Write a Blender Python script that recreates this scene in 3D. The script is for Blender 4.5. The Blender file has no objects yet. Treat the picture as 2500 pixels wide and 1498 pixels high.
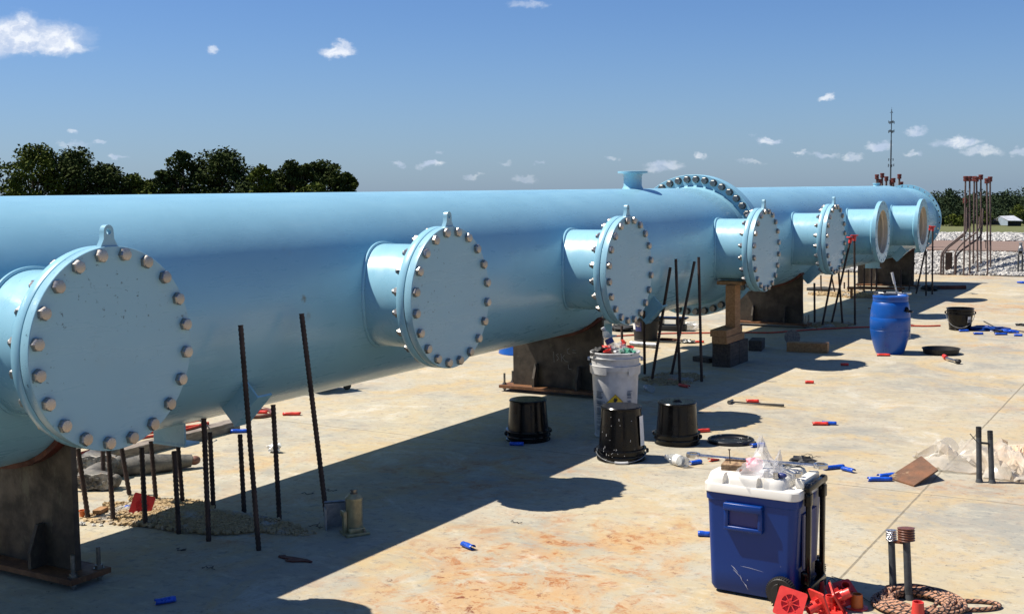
import bpy, bmesh, math, random
from mathutils import Vector, Matrix, noise
R = math.radians; PI = math.pi
rnd = random.Random(7)
scene = bpy.context.scene
COL = scene.collection

# ------------------------------------------------------------------ camera
F2 = 2908.39                                   # focal length in pixels of the 2500 px wide photograph
CAM = Vector((4.7641, 0.0, 1.7258))
FW = Vector((-0.50555832, 0.85823262, -0.08858643))
RT = Vector((0.86211039, 0.50657066, -0.01232257))
UP = Vector((-0.03429966, 0.08260106, 0.99599227))
cam = bpy.data.cameras.new('camera'); co = bpy.data.objects.new('camera', cam); COL.objects.link(co)
cam.sensor_width = 36; cam.lens = F2 / 2500 * 36; cam.shift_y = -0.009975
cam.clip_start = 0.1; cam.clip_end = 6000
co.matrix_world = Matrix(((RT.x, UP.x, -FW.x, CAM.x), (RT.y, UP.y, -FW.y, CAM.y), (RT.z, UP.z, -FW.z, CAM.z), (0, 0, 0, 1)))
scene.camera = co
scene.view_settings.view_transform = 'Standard'
scene.view_settings.look = 'None'
scene.view_settings.exposure = 0.68
scene.view_settings.gamma = 1.0

def ray(x, y):                                 # x, y in pixels of the 2500 px photograph
    return FW + RT * ((x - 1250) / F2) + UP * ((724.06 - y) / F2)
def S(x, y, z=0.0):                            # point of the level z that is seen at a pixel
    v = ray(x, y); return CAM + v * ((z - CAM.z) / v.z)
K = 2500 / 2477
def G(x, y, z=0.0): return S(x * K, y * K, z)
def Q(o, x, y, z=0.0): return S(o[0] + o[2] * x, o[1] + o[2] * y, z)
def depth(p): return (Vector(p) - CAM).dot(FW)
def AT(x, y, d): return CAM + ray(x, y) * d     # point at a given depth
Z7 = (150, 980, .2965); Z5 = (1200, 700, .33689); Z6 = (1350, 400, .3032); Z77 = (1850, 400, .3032)
Z8 = (1600, 1000, .3356); Z91 = (2000, 1000, .3356); Z92 = (1650, 650, .20212); Z94 = (2100, 400, .20212)
ZC = (2260, 420, .18196); ZB = (160, 1060, .155); Z3 = (1520, 700, .1213)

# ------------------------------------------------------------------ sun and sky
TX, TY = 0.5808, 0.1924                        # how far a shadow runs per metre of height
sd = Vector((-TX, -TY, 1)).normalized()
SUN_EL = math.asin(sd.z); SUN_ROT = math.atan2(sd.x, sd.y)
sl = bpy.data.lights.new('sun', 'SUN'); sl.energy = 5.0; sl.angle = R(0.53); sl.color = (1.0, 0.93, 0.82)
so = bpy.data.objects.new('sun', sl); COL.objects.link(so)
so.rotation_euler = (-sd).to_track_quat('-Z', 'Y').to_euler(); so.location = (0, 0, 30)

world = bpy.data.worlds.new('World'); scene.world = world; world.use_nodes = True
class NT:
    """small helper to write node trees"""
    def __init__(s, tree): s.t = tree; s.n = tree.nodes; s.l = tree.links
    def new(s, typ, ins=None, **kw):
        n = s.n.new(typ)
        for k, v in kw.items(): setattr(n, k, v)
        for k, v in (ins or {}).items(): s.put(n.inputs[k], v)
        return n
    def put(s, inp, v):
        if isinstance(v, bpy.types.NodeSocket): s.l.new(v, inp)
        elif isinstance(v, (tuple, list)) and len(v) == 3 and inp.type == 'RGBA': inp.default_value = (*v, 1)
        else: inp.default_value = v
    def math(s, op, a, b=0.0, c=None, clamp=False):
        n = s.new('ShaderNodeMath', {0: a, 1: b}, operation=op, use_clamp=clamp)
        if c is not None: s.put(n.inputs[2], c)
        return n.outputs[0]
    def vm(s, op, a, b=None):
        n = s.new('ShaderNodeVectorMath', operation=op); s.put(n.inputs[0], a)
        if b is not None: s.put(n.inputs[1], b)
        return n.outputs['Value'] if op in ('LENGTH', 'DOT_PRODUCT') else n.outputs['Vector']
    def noise(s, co, scale, detail=4, rough=.55, dist=0.0):
        return s.new('ShaderNodeTexNoise', {'Vector': co, 'Scale': scale, 'Detail': detail, 'Roughness': rough, 'Distortion': dist}).outputs['Fac']
    def step(s, v, a, b, lo=0.0, hi=1.0):
        return s.new('ShaderNodeMapRange', {'Value': v, 'From Min': a, 'From Max': b, 'To Min': lo, 'To Max': hi}, interpolation_type='SMOOTHSTEP').outputs[0]
    def mix(s, f, a, b, mode='MIX'):
        n = s.new('ShaderNodeMix', data_type='RGBA', blend_type=mode)
        s.put(n.inputs[0], f); s.put(n.inputs[6], a); s.put(n.inputs[7], b); return n.outputs[2]
    def mapping(s, v, scale=(1, 1, 1), rot=(0, 0, 0), loc=(0, 0, 0)):
        return s.new('ShaderNodeMapping', {'Vector': v, 'Scale': scale, 'Rotation': rot, 'Location': loc}).outputs[0]

w = NT(world.node_tree); w.n.clear()
sky = w.new('ShaderNodeTexSky', sky_type='NISHITA')
sky.sun_disc = False; sky.sun_elevation = SUN_EL; sky.sun_rotation = SUN_ROT
sky.altitude = 200; sky.air_density = 1.0; sky.dust_density = 0.6; sky.ozone_density = 2.2
SKY = 0.05
gen = w.new('ShaderNodeTexCoord').outputs['Generated']
# the clouds stand at fixed compass directions: (azimuth tangent, elevation tangent, half width, half height, strength)
AZ = Vector((FW.x, FW.y, 0)).normalized(); AR = Vector((AZ.y, -AZ.x, 0))
dz = w.vm('DOT_PRODUCT', gen, tuple(AZ))
dzc = w.math('MAXIMUM', dz, 0.05)
ua = w.math('DIVIDE', w.vm('DOT_PRODUCT', gen, tuple(AR)), dzc)
ub = w.math('DIVIDE', w.vm('DOT_PRODUCT', gen, (0, 0, 1)), dzc)
uv = w.new('ShaderNodeCombineXYZ', {'X': ua, 'Y': ub}).outputs[0]
warp = w.new('ShaderNodeTexNoise', {'Vector': w.mapping(uv, (1, 1.7, 1)), 'Scale': 42.0, 'Detail': 6, 'Roughness': .62}).outputs['Color']
warp2 = w.new('ShaderNodeTexNoise', {'Vector': uv, 'Scale': 160.0, 'Detail': 3, 'Roughness': .6}).outputs['Color']
wv = w.vm('SUBTRACT', warp, (.5, .5, .5)); wv2 = w.vm('SUBTRACT', warp2, (.5, .5, .5))
uvw = w.vm('ADD', w.vm('ADD', uv, w.vm('MULTIPLY', wv, (.030, .020, 0))), w.vm('MULTIPLY', wv2, (.006, .004, 0)))
CL = [(70, 92, 125, 36, 1.0), (50, 70, 60, 34, 1.0), (-20, 95, 80, 40, 1.0), (150, 110, 50, 22, 1.0), (95, 118, 110, 14, .9),
      (515, 126, 15, 9, .6), (818, 125, 36, 15, .95), (835, 118, 20, 13, .8), (1290, 12, 40, 9, .35), (175, 328, 16, 6, .6), (180, 353, 34, 6, .35), (235, 345, 14, 5, .5),
      (290, 386, 20, 6, .6), (1062, 400, 32, 8, .75), (968, 402, 15, 6, .5), (1072, 366, 10, 5, .35), (1155, 430, 20, 5, .35), (1280, 437, 28, 6, .3), (1235, 397, 16, 5, .3),
      (1617, 402, 44, 10, .62), (1600, 412, 30, 8, .5), (1706, 378, 14, 8, .55), (1873, 340, 22, 8, .75), (2015, 244, 20, 7, .75), (1955, 376, 16, 6, .5), (2012, 378, 34, 6, .45),
      (2085, 381, 22, 8, .5), (2142, 357, 28, 9, .75), (2235, 323, 26, 8, .7), (2235, 378, 24, 6, .5), (2340, 348, 52, 10, .75), (2395, 367, 50, 8, .5), (2490, 368, 16, 9, .5), (1495, 388, 16, 5, .3), (1840, 392, 30, 6, .3), (1310, 398, 10, 4, .3)]
dens = None
for (px, py, hw, hh, st) in CL:
    d = ray(px, py); kz = d.dot(AZ); cx_, cy_ = d.dot(AR) / kz, d.z / kz
    q = w.vm('MULTIPLY', w.vm('SUBTRACT', uvw, (cx_, cy_, 0)), (F2 / hw / 1.15, F2 / hh / 1.15, 0))
    v = w.math('MULTIPLY', w.step(w.vm('LENGTH', q), 1.24, 0.40), st)
    dens = v if dens is None else w.math('MAXIMUM', dens, v)
dens = w.math('MULTIPLY', dens, w.math('GREATER_THAN', dz, 0.2))
shade = w.step(w.noise(uvw, 60.0, 5, .6), .38, .66)
ccol = w.mix(shade, (7.2, 8.4, 10.8), (12.6, 12.9, 13.4))
skc = w.mix(1.0, sky.outputs[0], (0.69, 0.94, 1.36), 'MULTIPLY')
# pale summer haze low in the sky
el = w.new('ShaderNodeSeparateXYZ', {0: gen}).outputs[2]
skc = w.mix(w.math('MULTIPLY', w.step(el, 0.16, -0.02), .34), skc, (4.3, 5.9, 8.6))
bgc = w.mix(w.math('MULTIPLY', dens, .93), skc, ccol)
bg = w.new('ShaderNodeBackground', {'Color': bgc, 'Strength': SKY})
w.l.new(bg.outputs[0], w.new('ShaderNodeOutputWorld').inputs[0])

# ------------------------------------------------------------------ materials
def mat(name, color=(.5, .5, .5), rough=.5, metal=0.0, var=0.0, vscale=8.0, bump=0.0, bscale=60.0, spec=.5, coat=0.0, alpha=1.0, trans=0.0, fn=None):
    m = bpy.data.materials.new(name); m.use_nodes = True
    t = NT(m.node_tree); b = t.n['Principled BSDF']
    oc = t.new('ShaderNodeTexCoord').outputs['Object']
    c = color; r = rough
    if var:
        f = t.noise(oc, vscale, 6, .6)
        c = t.mix(t.step(f, .3, .7), tuple(x * (1 - var) for x in color), tuple(min(1, x * (1 + var * .7)) for x in color))
        r = t.step(t.noise(oc, vscale * 2.3, 3), .25, .75, max(.03, rough - .08), min(1, rough + .1))
    t.put(b.inputs['Base Color'], c); t.put(b.inputs['Roughness'], r); b.inputs['Metallic'].default_value = metal
    b.inputs['Specular IOR Level'].default_value = spec; b.inputs['Coat Weight'].default_value = coat
    b.inputs['Alpha'].default_value = alpha; b.inputs['Transmission Weight'].default_value = trans
    if fn: fn(t, b, oc)
    if bump:
        bn = t.new('ShaderNodeBump', {'Height': t.noise(oc, bscale, 4, .6), 'Strength': bump, 'Distance': .01})
        t.l.new(bn.outputs[0], b.inputs['Normal'])
    return m

def hit(x, y):                                  # where a sight line meets the header pipe
    v = ray(x, y); a = v.x ** 2 + v.z ** 2; b = 2 * (CAM.x * v.x + (CAM.z - 1.1213) * v.z); c = CAM.x ** 2 + (CAM.z - 1.1213) ** 2 - .6085 ** 2
    return tuple(CAM + v * ((-b - math.sqrt(b * b - 4 * a * c)) / (2 * a)))
SMUDGE = [(hit(741, 729), 0, .032, .8), (hit(752, 771), 0, .034, .4), (hit(700, 610), 0, .05, .12)]
def paint_fn(amount, dirty):
    def fn(t, b, oc):
        pos = t.new('ShaderNodeNewGeometry').outputs['Position']
        f1 = t.noise(pos, 1.6, 5, .6); f2 = t.noise(pos, 38.0, 4, .7); f3 = t.noise(t.mapping(pos, (3, .5, 3)), 5.0, 5, .6)
        c = t.mix(t.step(f1, .3, .7), (.225, .445, .560), (.250, .485, .605))
        c = t.mix(t.step(f3, .55, .8, 0, .25), c, (.30, .50, .60))
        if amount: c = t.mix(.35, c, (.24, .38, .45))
        else:
            for sx, sy, rr_, k_ in SMUDGE:
                q = t.vm('LENGTH', t.vm('SUBTRACT', pos, sx)); c = t.mix(t.math('MULTIPLY', t.math('MULTIPLY', t.step(q, rr_, rr_ * .2), t.step(t.noise(pos, 30.0, 4, .7), .38, .58)), k_), c, (.16, .13, .07))
        # chips and scuffs
        chip = t.math('MULTIPLY', t.step(f2, .63, .68), t.step(t.noise(pos, 3.3, 3), .46, .60))
        c = t.mix(t.math('MULTIPLY', chip, amount), c, (.035, .07, .09))
        c = t.mix(t.math('MULTIPLY', t.step(t.noise(pos, 2.1, 6, .65), .55, .75), dirty), c, (.30, .34, .30))
        t.put(b.inputs['Base Color'], c)
        t.put(b.inputs['Roughness'], t.step(f3, .3, .7, .25, .36))
        bn = t.new('ShaderNodeBump', {'Height': t.noise(pos, 4.0, 3, .5), 'Strength': .12, 'Distance': .02})
        t.l.new(bn.outputs[0], b.inputs['Normal'])
    return fn
M = {}
M['paint'] = mat('blue_pipe_paint', rough=.25, coat=.08, fn=paint_fn(.0, .10))
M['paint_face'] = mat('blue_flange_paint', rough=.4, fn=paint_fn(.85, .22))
M['lining'] = mat('cream_pipe_lining', (.60, .52, .40), .45, var=.08)
M['dulllabel'] = mat('faded_blue_label', (.10, .11, .24), .5)
M['scratch'] = mat('scraped_plastic', (.30, .32, .42), .7)
M['gasket'] = mat('black_gasket', (.012, .012, .014), .7)
def steel_fn(t, b, oc):
    s = t.new('ShaderNodeSeparateXYZ', {0: oc}); a = t.math('ARCTAN2', s.outputs[1], s.outputs[0])
    n = t.noise(t.new('ShaderNodeCombineXYZ', {'X': a, 'Y': 0.0}).outputs[0], 5.0, 2)
    inf = t.new('ShaderNodeObjectInfo').outputs['Random']
    c = t.mix(t.step(n, .3, .7), (.30, .28, .26), (.54, .50, .46))
    c = t.mix(t.math('MULTIPLY', inf, .45), c, (.20, .18, .16))
    t.put(b.inputs['Base Color'], c)
M['bolt'] = mat('stainless_bolt', metal=1, rough=.38, fn=steel_fn)
M['nut'] = mat('dull_steel_nut', (.20, .20, .19), .42, 1, var=.3, vscale=40)
M['chrome'] = mat('chrome_tool', (.60, .58, .55), .30, 1, var=.15, vscale=30)
M['galv'] = mat('galvanised_steel', (.30, .31, .32), .5, .8, var=.3, vscale=25)
def rust_fn(c1, c2, c3):
    def fn(t, b, oc):
        pos = t.new('ShaderNodeNewGeometry').outputs['Position']
        f = t.noise(pos, 6.0, 8, .65); g = t.noise(t.mapping(pos, (1, 1, .35)), 13.0, 7, .75)
        c = t.mix(t.step(f, .35, .65), c1, c2); c = t.mix(t.step(g, .56, .68), c, c3)
        t.put(b.inputs['Base Color'], c); t.put(b.inputs['Roughness'], t.step(f, .3, .7, .55, .9))
    return fn
M['saddle'] = mat('weathered_steel_plate', rough=.7, fn=rust_fn((.055, .040, .026), (.028, .022, .016), (.075, .068, .042)), bump=.3, bscale=25)
M['rustplate'] = mat('orange_rusted_plate', rough=.8, fn=rust_fn((.17, .068, .022), (.085, .034, .013), (.23, .11, .04)), bump=.3)
M['rustwrap'] = mat('red_rust_wear_strip', rough=.8, fn=rust_fn((.11, .022, .010), (.055, .014, .008), (.16, .04, .012)))
M['rebar'] = mat('rusty_rebar', rough=.75, fn=rust_fn((.045, .022, .014), (.022, .014, .011), (.085, .035, .017)))
M['conduit'] = mat('grey_conduit', (.065, .07, .075), .55, .25, var=.3, vscale=30)
M['brownpipe'] = mat('brown_steel_pipe', (.10, .07, .06), .6, .1, var=.35, vscale=20)
M['coupling'] = mat('red_coupling', (.11, .018, .012), .55, 0, var=.3, vscale=30)
M['black'] = mat('black_plastic', (.0035, .0035, .004), .2, var=.2, vscale=10, spec=.28)
def smear_fn(t, b, oc):
    f = t.noise(t.mapping(oc, (1, 2.2, 1), (0, 0, .5)), 22.0, 4, .6, .5); t.put(b.inputs['Base Color'], t.mix(t.step(f, .64, .68), (.010, .010, .011), (.42, .43, .44)))
M['smeared'] = mat('black_plastic_with_white_smears', rough=.25, fn=smear_fn)
M['blackmatte'] = mat('black_rubber', (.010, .010, .010), .6, var=.25, vscale=20)
M['white_pl'] = mat('white_plastic', (.52, .52, .52), .35, var=.22, vscale=9)
M['cooler_lid'] = mat('off_white_lid_plastic', (.70, .675, .615), .35, var=.04, vscale=5)
def scuff(t, b, oc):
    f = t.noise(t.mapping(oc, (2.2, 1, .7), (0, .75, 0)), 26.0, 5, .7); g = t.noise(oc, 5.0, 3)
    k = t.math('MULTIPLY', t.step(f, .66, .70), t.step(g, .55, .62))
    t.put(b.inputs['Base Color'], t.mix(t.math('MULTIPLY', k, .7), (.002, .032, .185), (.30, .33, .45)))
M['cooler'] = mat('dark_blue_cooler_plastic', (.002, .032, .19), .34, fn=scuff, spec=.3)
M['coolerdark'] = mat('blue_recess_shade', (.006, .018, .16), .4)  # darker blue puts the shade of the grip recess into its colour
M['barrel'] = mat('blue_barrel_plastic', (.005, .080, .36), .33, var=.10, vscale=5)
M['bluesleeve'] = mat('translucent_blue_plastic', (.012, .09, .55), .3, var=.3, vscale=30, trans=.15)
M['redsleeve'] = mat('translucent_red_plastic', (.72, .05, .03), .35, var=.3, vscale=30, trans=.1)
M['redcap'] = mat('red_cap_plastic', (.66, .045, .035), .38, var=.12, vscale=20)
M['orangecap'] = mat('orange_cap_plastic', (.62, .15, .025), .5, var=.2, vscale=20)
def wood_fn(c1, c2):
    def fn(t, b, oc):
        f = t.noise(t.mapping(oc, (6, 1, 6)), 9.0, 6, .6, .4); t.put(b.inputs['Base Color'], t.mix(t.step(f, .35, .65), c1, c2))
    return fn
M['lumber'] = mat('brown_lumber', rough=.75, fn=wood_fn((.25, .125, .045), (.38, .20, .08)), bump=.15)
M['darkwood'] = mat('creosoted_timber', rough=.8, fn=wood_fn((.030, .022, .017), (.07, .055, .042)), bump=.3)
M['greywood'] = mat('weathered_grey_board', rough=.8, fn=wood_fn((.13, .105, .085), (.25, .21, .17)), bump=.3)
M['plywood'] = mat('plywood', rough=.7, fn=wood_fn((.16, .09, .045), (.36, .24, .13)))
M['hose'] = mat('red_rubber_hose', (.50, .055, .025), .45, var=.3, vscale=30)
M['jack'] = mat('olive_jack_paint', (.30, .27, .15), .42, .3, var=.3, vscale=18)
M['dirt'] = mat('dirty_board', rough=.85, fn=rust_fn((.20, .085, .035), (.10, .055, .033), (.44, .36, .22)), bump=.5)
M['yellow'] = mat('yellow_label', (.75, .50, .02), .45)
M['inkblack'] = mat('black_print', (.01, .01, .01), .5)
M['inkgrey'] = mat('grey_print', (.10, .12, .15), .5)
M['chalk'] = mat('chalk_mark', (.32, .31, .28), .9)
M['tan'] = mat('tan_print', (.42, .34, .24), .6)
M['paper'] = mat('white_label_paper', (.72, .72, .70), .6, var=.1)
M['pink'] = mat('pink_paper', (.85, .32, .38), .6, var=.15, vscale=40)
M['green'] = mat('green_rag', (.05, .22, .15), .8, var=.3, vscale=40)
M['navy'] = mat('navy_label', (.02, .03, .14), .4)
M['boot'] = mat('muddy_rubber_boot', rough=.7, fn=rust_fn((.05, .048, .043), (.20, .18, .15), (.10, .085, .07)), bump=.3)
M['sole'] = mat('muddy_boot_sole', rough=.85, fn=rust_fn((.03, .026, .022), (.44, .41, .35), (.46, .26, .13)), bump=1.0, bscale=45)
M['boottoe'] = mat('brown_boot_toe', (.16, .07, .045), .5)
def film(name, col, a, dirt=None):
    def fn(t, b, oc):
        c = t.mix(t.step(t.noise(oc, 6.0, 6, .6), .4, .7, 0, .6 if dirt else .15), col, dirt or (1, 1, 1)); t.put(b.inputs['Base Color'], c)
        t.put(b.inputs['Alpha'], t.step(t.noise(oc, 9.0, 4), .3, .7, a - .12, a + .15))
        t.n.remove(t.n['Material Output']) if False else None
    return mat(name, col, .28, fn=fn)
M['film'] = film('clear_plastic_film', (.62, .62, .63), .34)
M['sheet'] = film('cloudy_plastic_sheet', (.56, .52, .45), .50, (.46, .33, .20))
M['tarp'] = film('clay_stained_sheet', (.70, .55, .38), .93, (.62, .27, .10))
M['pet'] = mat('clear_bottle_plastic', (.40, .42, .43), .08, alpha=.42)
def rope_fn(t, b, oc):
    s = t.new('ShaderNodeSeparateXYZ', {0: t.new('ShaderNodeUVMap').outputs[0]})
    a = t.math('SINE', t.math('ADD', t.math('MULTIPLY', s.outputs[0], 230.0), t.math('MULTIPLY', s.outputs[1], 2 * PI * 2)))
    c = t.math('SINE', t.math('SUBTRACT', t.math('MULTIPLY', s.outputs[0], 150.0), t.math('MULTIPLY', s.outputs[1], 2 * PI * 3)))
    k = t.math('MAXIMUM', t.step(a, .35, .6), t.math('MULTIPLY', t.step(c, .3, .6), t.step(t.noise(oc, 30.0, 2), .45, .55)))
    base = t.mix(t.noise(oc, 9.0, 3), (.36, .14, .075), (.42, .26, .165))
    t.put(b.inputs['Base Color'], t.mix(k, base, (.016, .013, .015)))
M['rope'] = mat('orange_black_braided_rope', rough=.8, fn=rope_fn)
M['copper'] = mat('brown_tape', (.14, .05, .025), .35, var=.3, vscale=60)
M['foil'] = mat('silver_tape', (.6, .6, .62), .25, .9, bump=1.0, bscale=60)
M['wire'] = mat('thin_dark_wire', (.02, .02, .022), .5, .3)
M['stone'] = mat('crushed_limestone', rough=.9, fn=lambda t, b, oc: t.put(b.inputs['Base Color'], t.mix(t.step(t.noise(oc, 7.0, 4, .7), .3, .7), (.30, .295, .28), (.58, .565, .53))))
M['rubble'] = mat('broken_concrete_crumbs', rough=.95, fn=lambda t, b, oc: t.put(b.inputs['Base Color'], t.mix(t.step(t.noise(oc, 2.6, 4, .7), .36, .50), (.34, .33, .31), (.36, .26, .14))))

def pad_fn(t, b, oc):
    pos = t.new('ShaderNodeNewGeometry').outputs['Position']
    big = t.noise(pos, .55, 6, .62, .8); mid = t.noise(pos, 2.3, 8, .68, 1.0); fine = t.noise(pos, 17.0, 8, .72); vf = t.noise(pos, 85.0, 3, .6)
    stk = t.noise(t.mapping(pos, (1.0, 2.6, 1), (0, 0, R(-28))), 7.0, 6, .7, .5)
    c = t.mix(t.step(big, .38, .62), (.30, .295, .26), (.45, .39, .265))
    c = t.mix(t.step(mid, .40, .62, 0, .85), c, (.42, .395, .32))
    c = t.mix(t.step(t.noise(pos, 1.1, 7, .7, 1.4), .46, .66, 0, .8), c, (.47, .36, .195))
    c = t.mix(t.step(stk, .52, .70, 0, .55), c, (.56, .51, .38))
    c = t.mix(t.step(fine, .52, .66, 0, .65), c, (.20, .205, .195))
    c = t.mix(t.step(stk, .30, .42, .35, 0), c, (.25, .24, .21))
    # clay: blotches of its own, strongest near the front of the slab
    clay = t.math('MULTIPLY', t.step(t.noise(pos, .85, 8, .70, .9), .50, .60), t.step(t.noise(pos, 9.0, 8, .75, .6), .44, .58))
    near = t.step(t.vm('LENGTH', t.vm('MULTIPLY', t.vm('SUBTRACT', pos, (2.25, 4.55, 0)), (.85, .62, 0))), 1.0, .15)
    near = t.math('MAXIMUM', near, t.step(t.vm('LENGTH', t.vm('MULTIPLY', t.vm('SUBTRACT', pos, (.95, 6.1, 0)), (.9, 1.0, 0))), .9, .2, 0, .6))
    far = t.step(t.noise(pos, .32, 3, .5), .52, .66, 0, .55)
    amt = t.math('MINIMUM', 1.0, t.math('ADD', t.math('MULTIPLY', near, .95), t.math('ADD', far, .08)))
    n9 = t.noise(pos, 8.0, 9, .78, .8); n3 = t.noise(pos, 3.1, 6, .7, .6)
    wash = t.math('MULTIPLY', t.math('MULTIPLY', t.step(n3, .40, .60), amt), .6); c = t.mix(wash, c, (.50, .27, .095))
    clay = t.math('MULTIPLY', t.math('MULTIPLY', t.step(n9, .50, .60), t.step(n3, .44, .56)), amt); c = t.mix(t.math('MULTIPLY', clay, .92), c, (.34, .130, .042))
    clot = t.math('MULTIPLY', t.math('MULTIPLY', t.step(t.noise(pos, 17.0, 6, .75, .5), .565, .62), t.step(n3, .50, .62)), t.step(amt, .25, .8)); c = t.mix(t.math('MULTIPLY', clot, .9), c, (.17, .045, .02))
    fleck = t.math('MULTIPLY', t.step(t.noise(pos, 40.0, 5, .75), .585, .64), t.step(mid, .40, .56)); c = t.mix(t.math('MULTIPLY', fleck, .6), c, (.30, .18, .085))
    dark = t.math('MULTIPLY', t.step(t.noise(pos, 24.0, 5, .75), .62, .67), t.step(t.noise(pos, 1.7, 4), .44, .56)); c = t.mix(t.math('MULTIPLY', dark, .8), c, (.085, .06, .04))
    white = t.math('MULTIPLY', t.step(t.noise(pos, 1.3, 7, .7, 1.0), .54, .66), t.step(fine, .35, .6)); c = t.mix(t.math('MULTIPLY', white, .5), c, (.62, .60, .52))
    spk = t.step(t.noise(pos, 60.0, 2, .5), .73, .77)
    c = t.mix(t.math('MULTIPLY', spk, .6), c, (.10, .09, .075))
    # saw-cut joints at x = 3.4 and y = 6.83
    s = t.new('ShaderNodeSeparateXYZ', {0: pos}); wob = t.math('MULTIPLY', t.math('SUBTRACT', mid, .5), .018)
    jx = t.math('ABSOLUTE', t.math('ADD', t.math('SUBTRACT', s.outputs[0], 3.395), wob)); jy = t.math('ABSOLUTE', t.math('ADD', t.math('SUBTRACT', s.outputs[1], 6.835), wob))
    j2 = t.math('ABSOLUTE', t.math('ADD', t.math('SUBTRACT', s.outputs[1], 15.2), wob)); j3 = t.math('ABSOLUTE', t.math('ADD', t.math('ADD', s.outputs[0], 3.2), wob))
    j = t.math('MINIMUM', t.math('MINIMUM', jx, jy), t.math('MINIMUM', j2, j3))
    jf = t.step(j, .0085, .003)
    c = t.mix(t.math('MULTIPLY', jf, t.step(fine, .3, .6, .55, 1)), c, (.17, .145, .105))
    c = t.mix(t.math('MULTIPLY', t.step(j, .06, .01), .10), c, (.55, .50, .38))
    c = t.mix(1.0, c, (.87, .86, .845), 'MULTIPLY')
    t.put(b.inputs['Base Color'], c); t.put(b.inputs['Roughness'], t.step(mid, .3, .7, .72, .92))
    h = t.math('ADD', t.math('MULTIPLY', fine, .6), t.math('MULTIPLY', vf, .4)); h = t.math('SUBTRACT', h, t.math('MULTIPLY', jf, 1.2))
    bn = t.new('ShaderNodeBump', {'Height': h, 'Strength': .35, 'Distance': .006}); t.l.new(bn.outputs[0], b.inputs['Normal'])
M['pad'] = mat('stained_concrete', rough=.85, fn=pad_fn, spec=.25)
M['road'] = mat('brown_dirt_road', rough=.95, fn=lambda t, b, oc: t.put(b.inputs['Base Color'], t.mix(t.step(t.noise(t.mapping(oc, (.3, 3, 1)), 3.0, 6, .7), .3, .7), (.15, .10, .078), (.20, .14, .11))))
M['bankbase'] = mat('gravel_bank_ground', (.045, .042, .038), .95, var=.4, vscale=14)
def grass_fn(t, b, oc):
    pos = t.new('ShaderNodeNewGeometry').outputs['Position']
    f = t.noise(t.mapping(pos, (.03, .12, .1)), 2.0, 8, .7); g = t.noise(pos, .9, 6, .75)
    c = t.mix(t.step(f, .35, .65), (.075, .088, .022), (.125, .125, .040)); c = t.mix(t.step(g, .5, .7, 0, .5), c, (.06, .09, .02)); t.put(b.inputs['Base Color'], c)
M['grass'] = mat('summer_field_grass', rough=.95, fn=grass_fn)
def leaf_mat(name, c1, c2):
    def fn(t, b, oc):
        pos = t.new('ShaderNodeNewGeometry').outputs['Position']
        rp = t.new('ShaderNodeNewGeometry').outputs['Random Per Island']
        c = t.mix(t.step(t.noise(pos, .55, 3, .6), .35, .65), c1, c2); c = t.mix(t.math('MULTIPLY', rp, .5), c, tuple(x * .55 for x in c1)); t.put(b.inputs['Base Color'], c)
    return mat(name, rough=.9, fn=fn, spec=.08)
M['leaf_dark'] = leaf_mat('dark_green_leaves', (.030, .046, .014), (.060, .078, .020))
M['leaf_mid'] = leaf_mat('mid_green_leaves', (.055, .078, .014), (.095, .115, .022))
M['leaf_far'] = leaf_mat('distant_woodland_leaves', (.026, .044, .024), (.044, .064, .028))
M['woodshade'] = mat('wood_inner_shade', (.014, .022, .010), .95, spec=.05)  # dark green that paints the shade deep inside the wood
M['bark'] = mat('grey_brown_bark', (.10, .075, .055), .9, var=.4, vscale=6, bump=.6, bscale=12)
M['tin'] = mat('pale_tin_roof', (.52, .54, .57), .4, .3, var=.12, vscale=.6)
M['barnwall'] = mat('blue_grey_barn_wall', (.30, .36, .42), .7, var=.12, vscale=.8)
M['barndark'] = mat('barn_bay_shade_and_roof', (.02, .02, .02), .9)  # near-black stands for shade in the bays; also colours one roof
M['mast'] = mat('grey_mast_steel', (.10, .11, .12), .5, .5)

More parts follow.
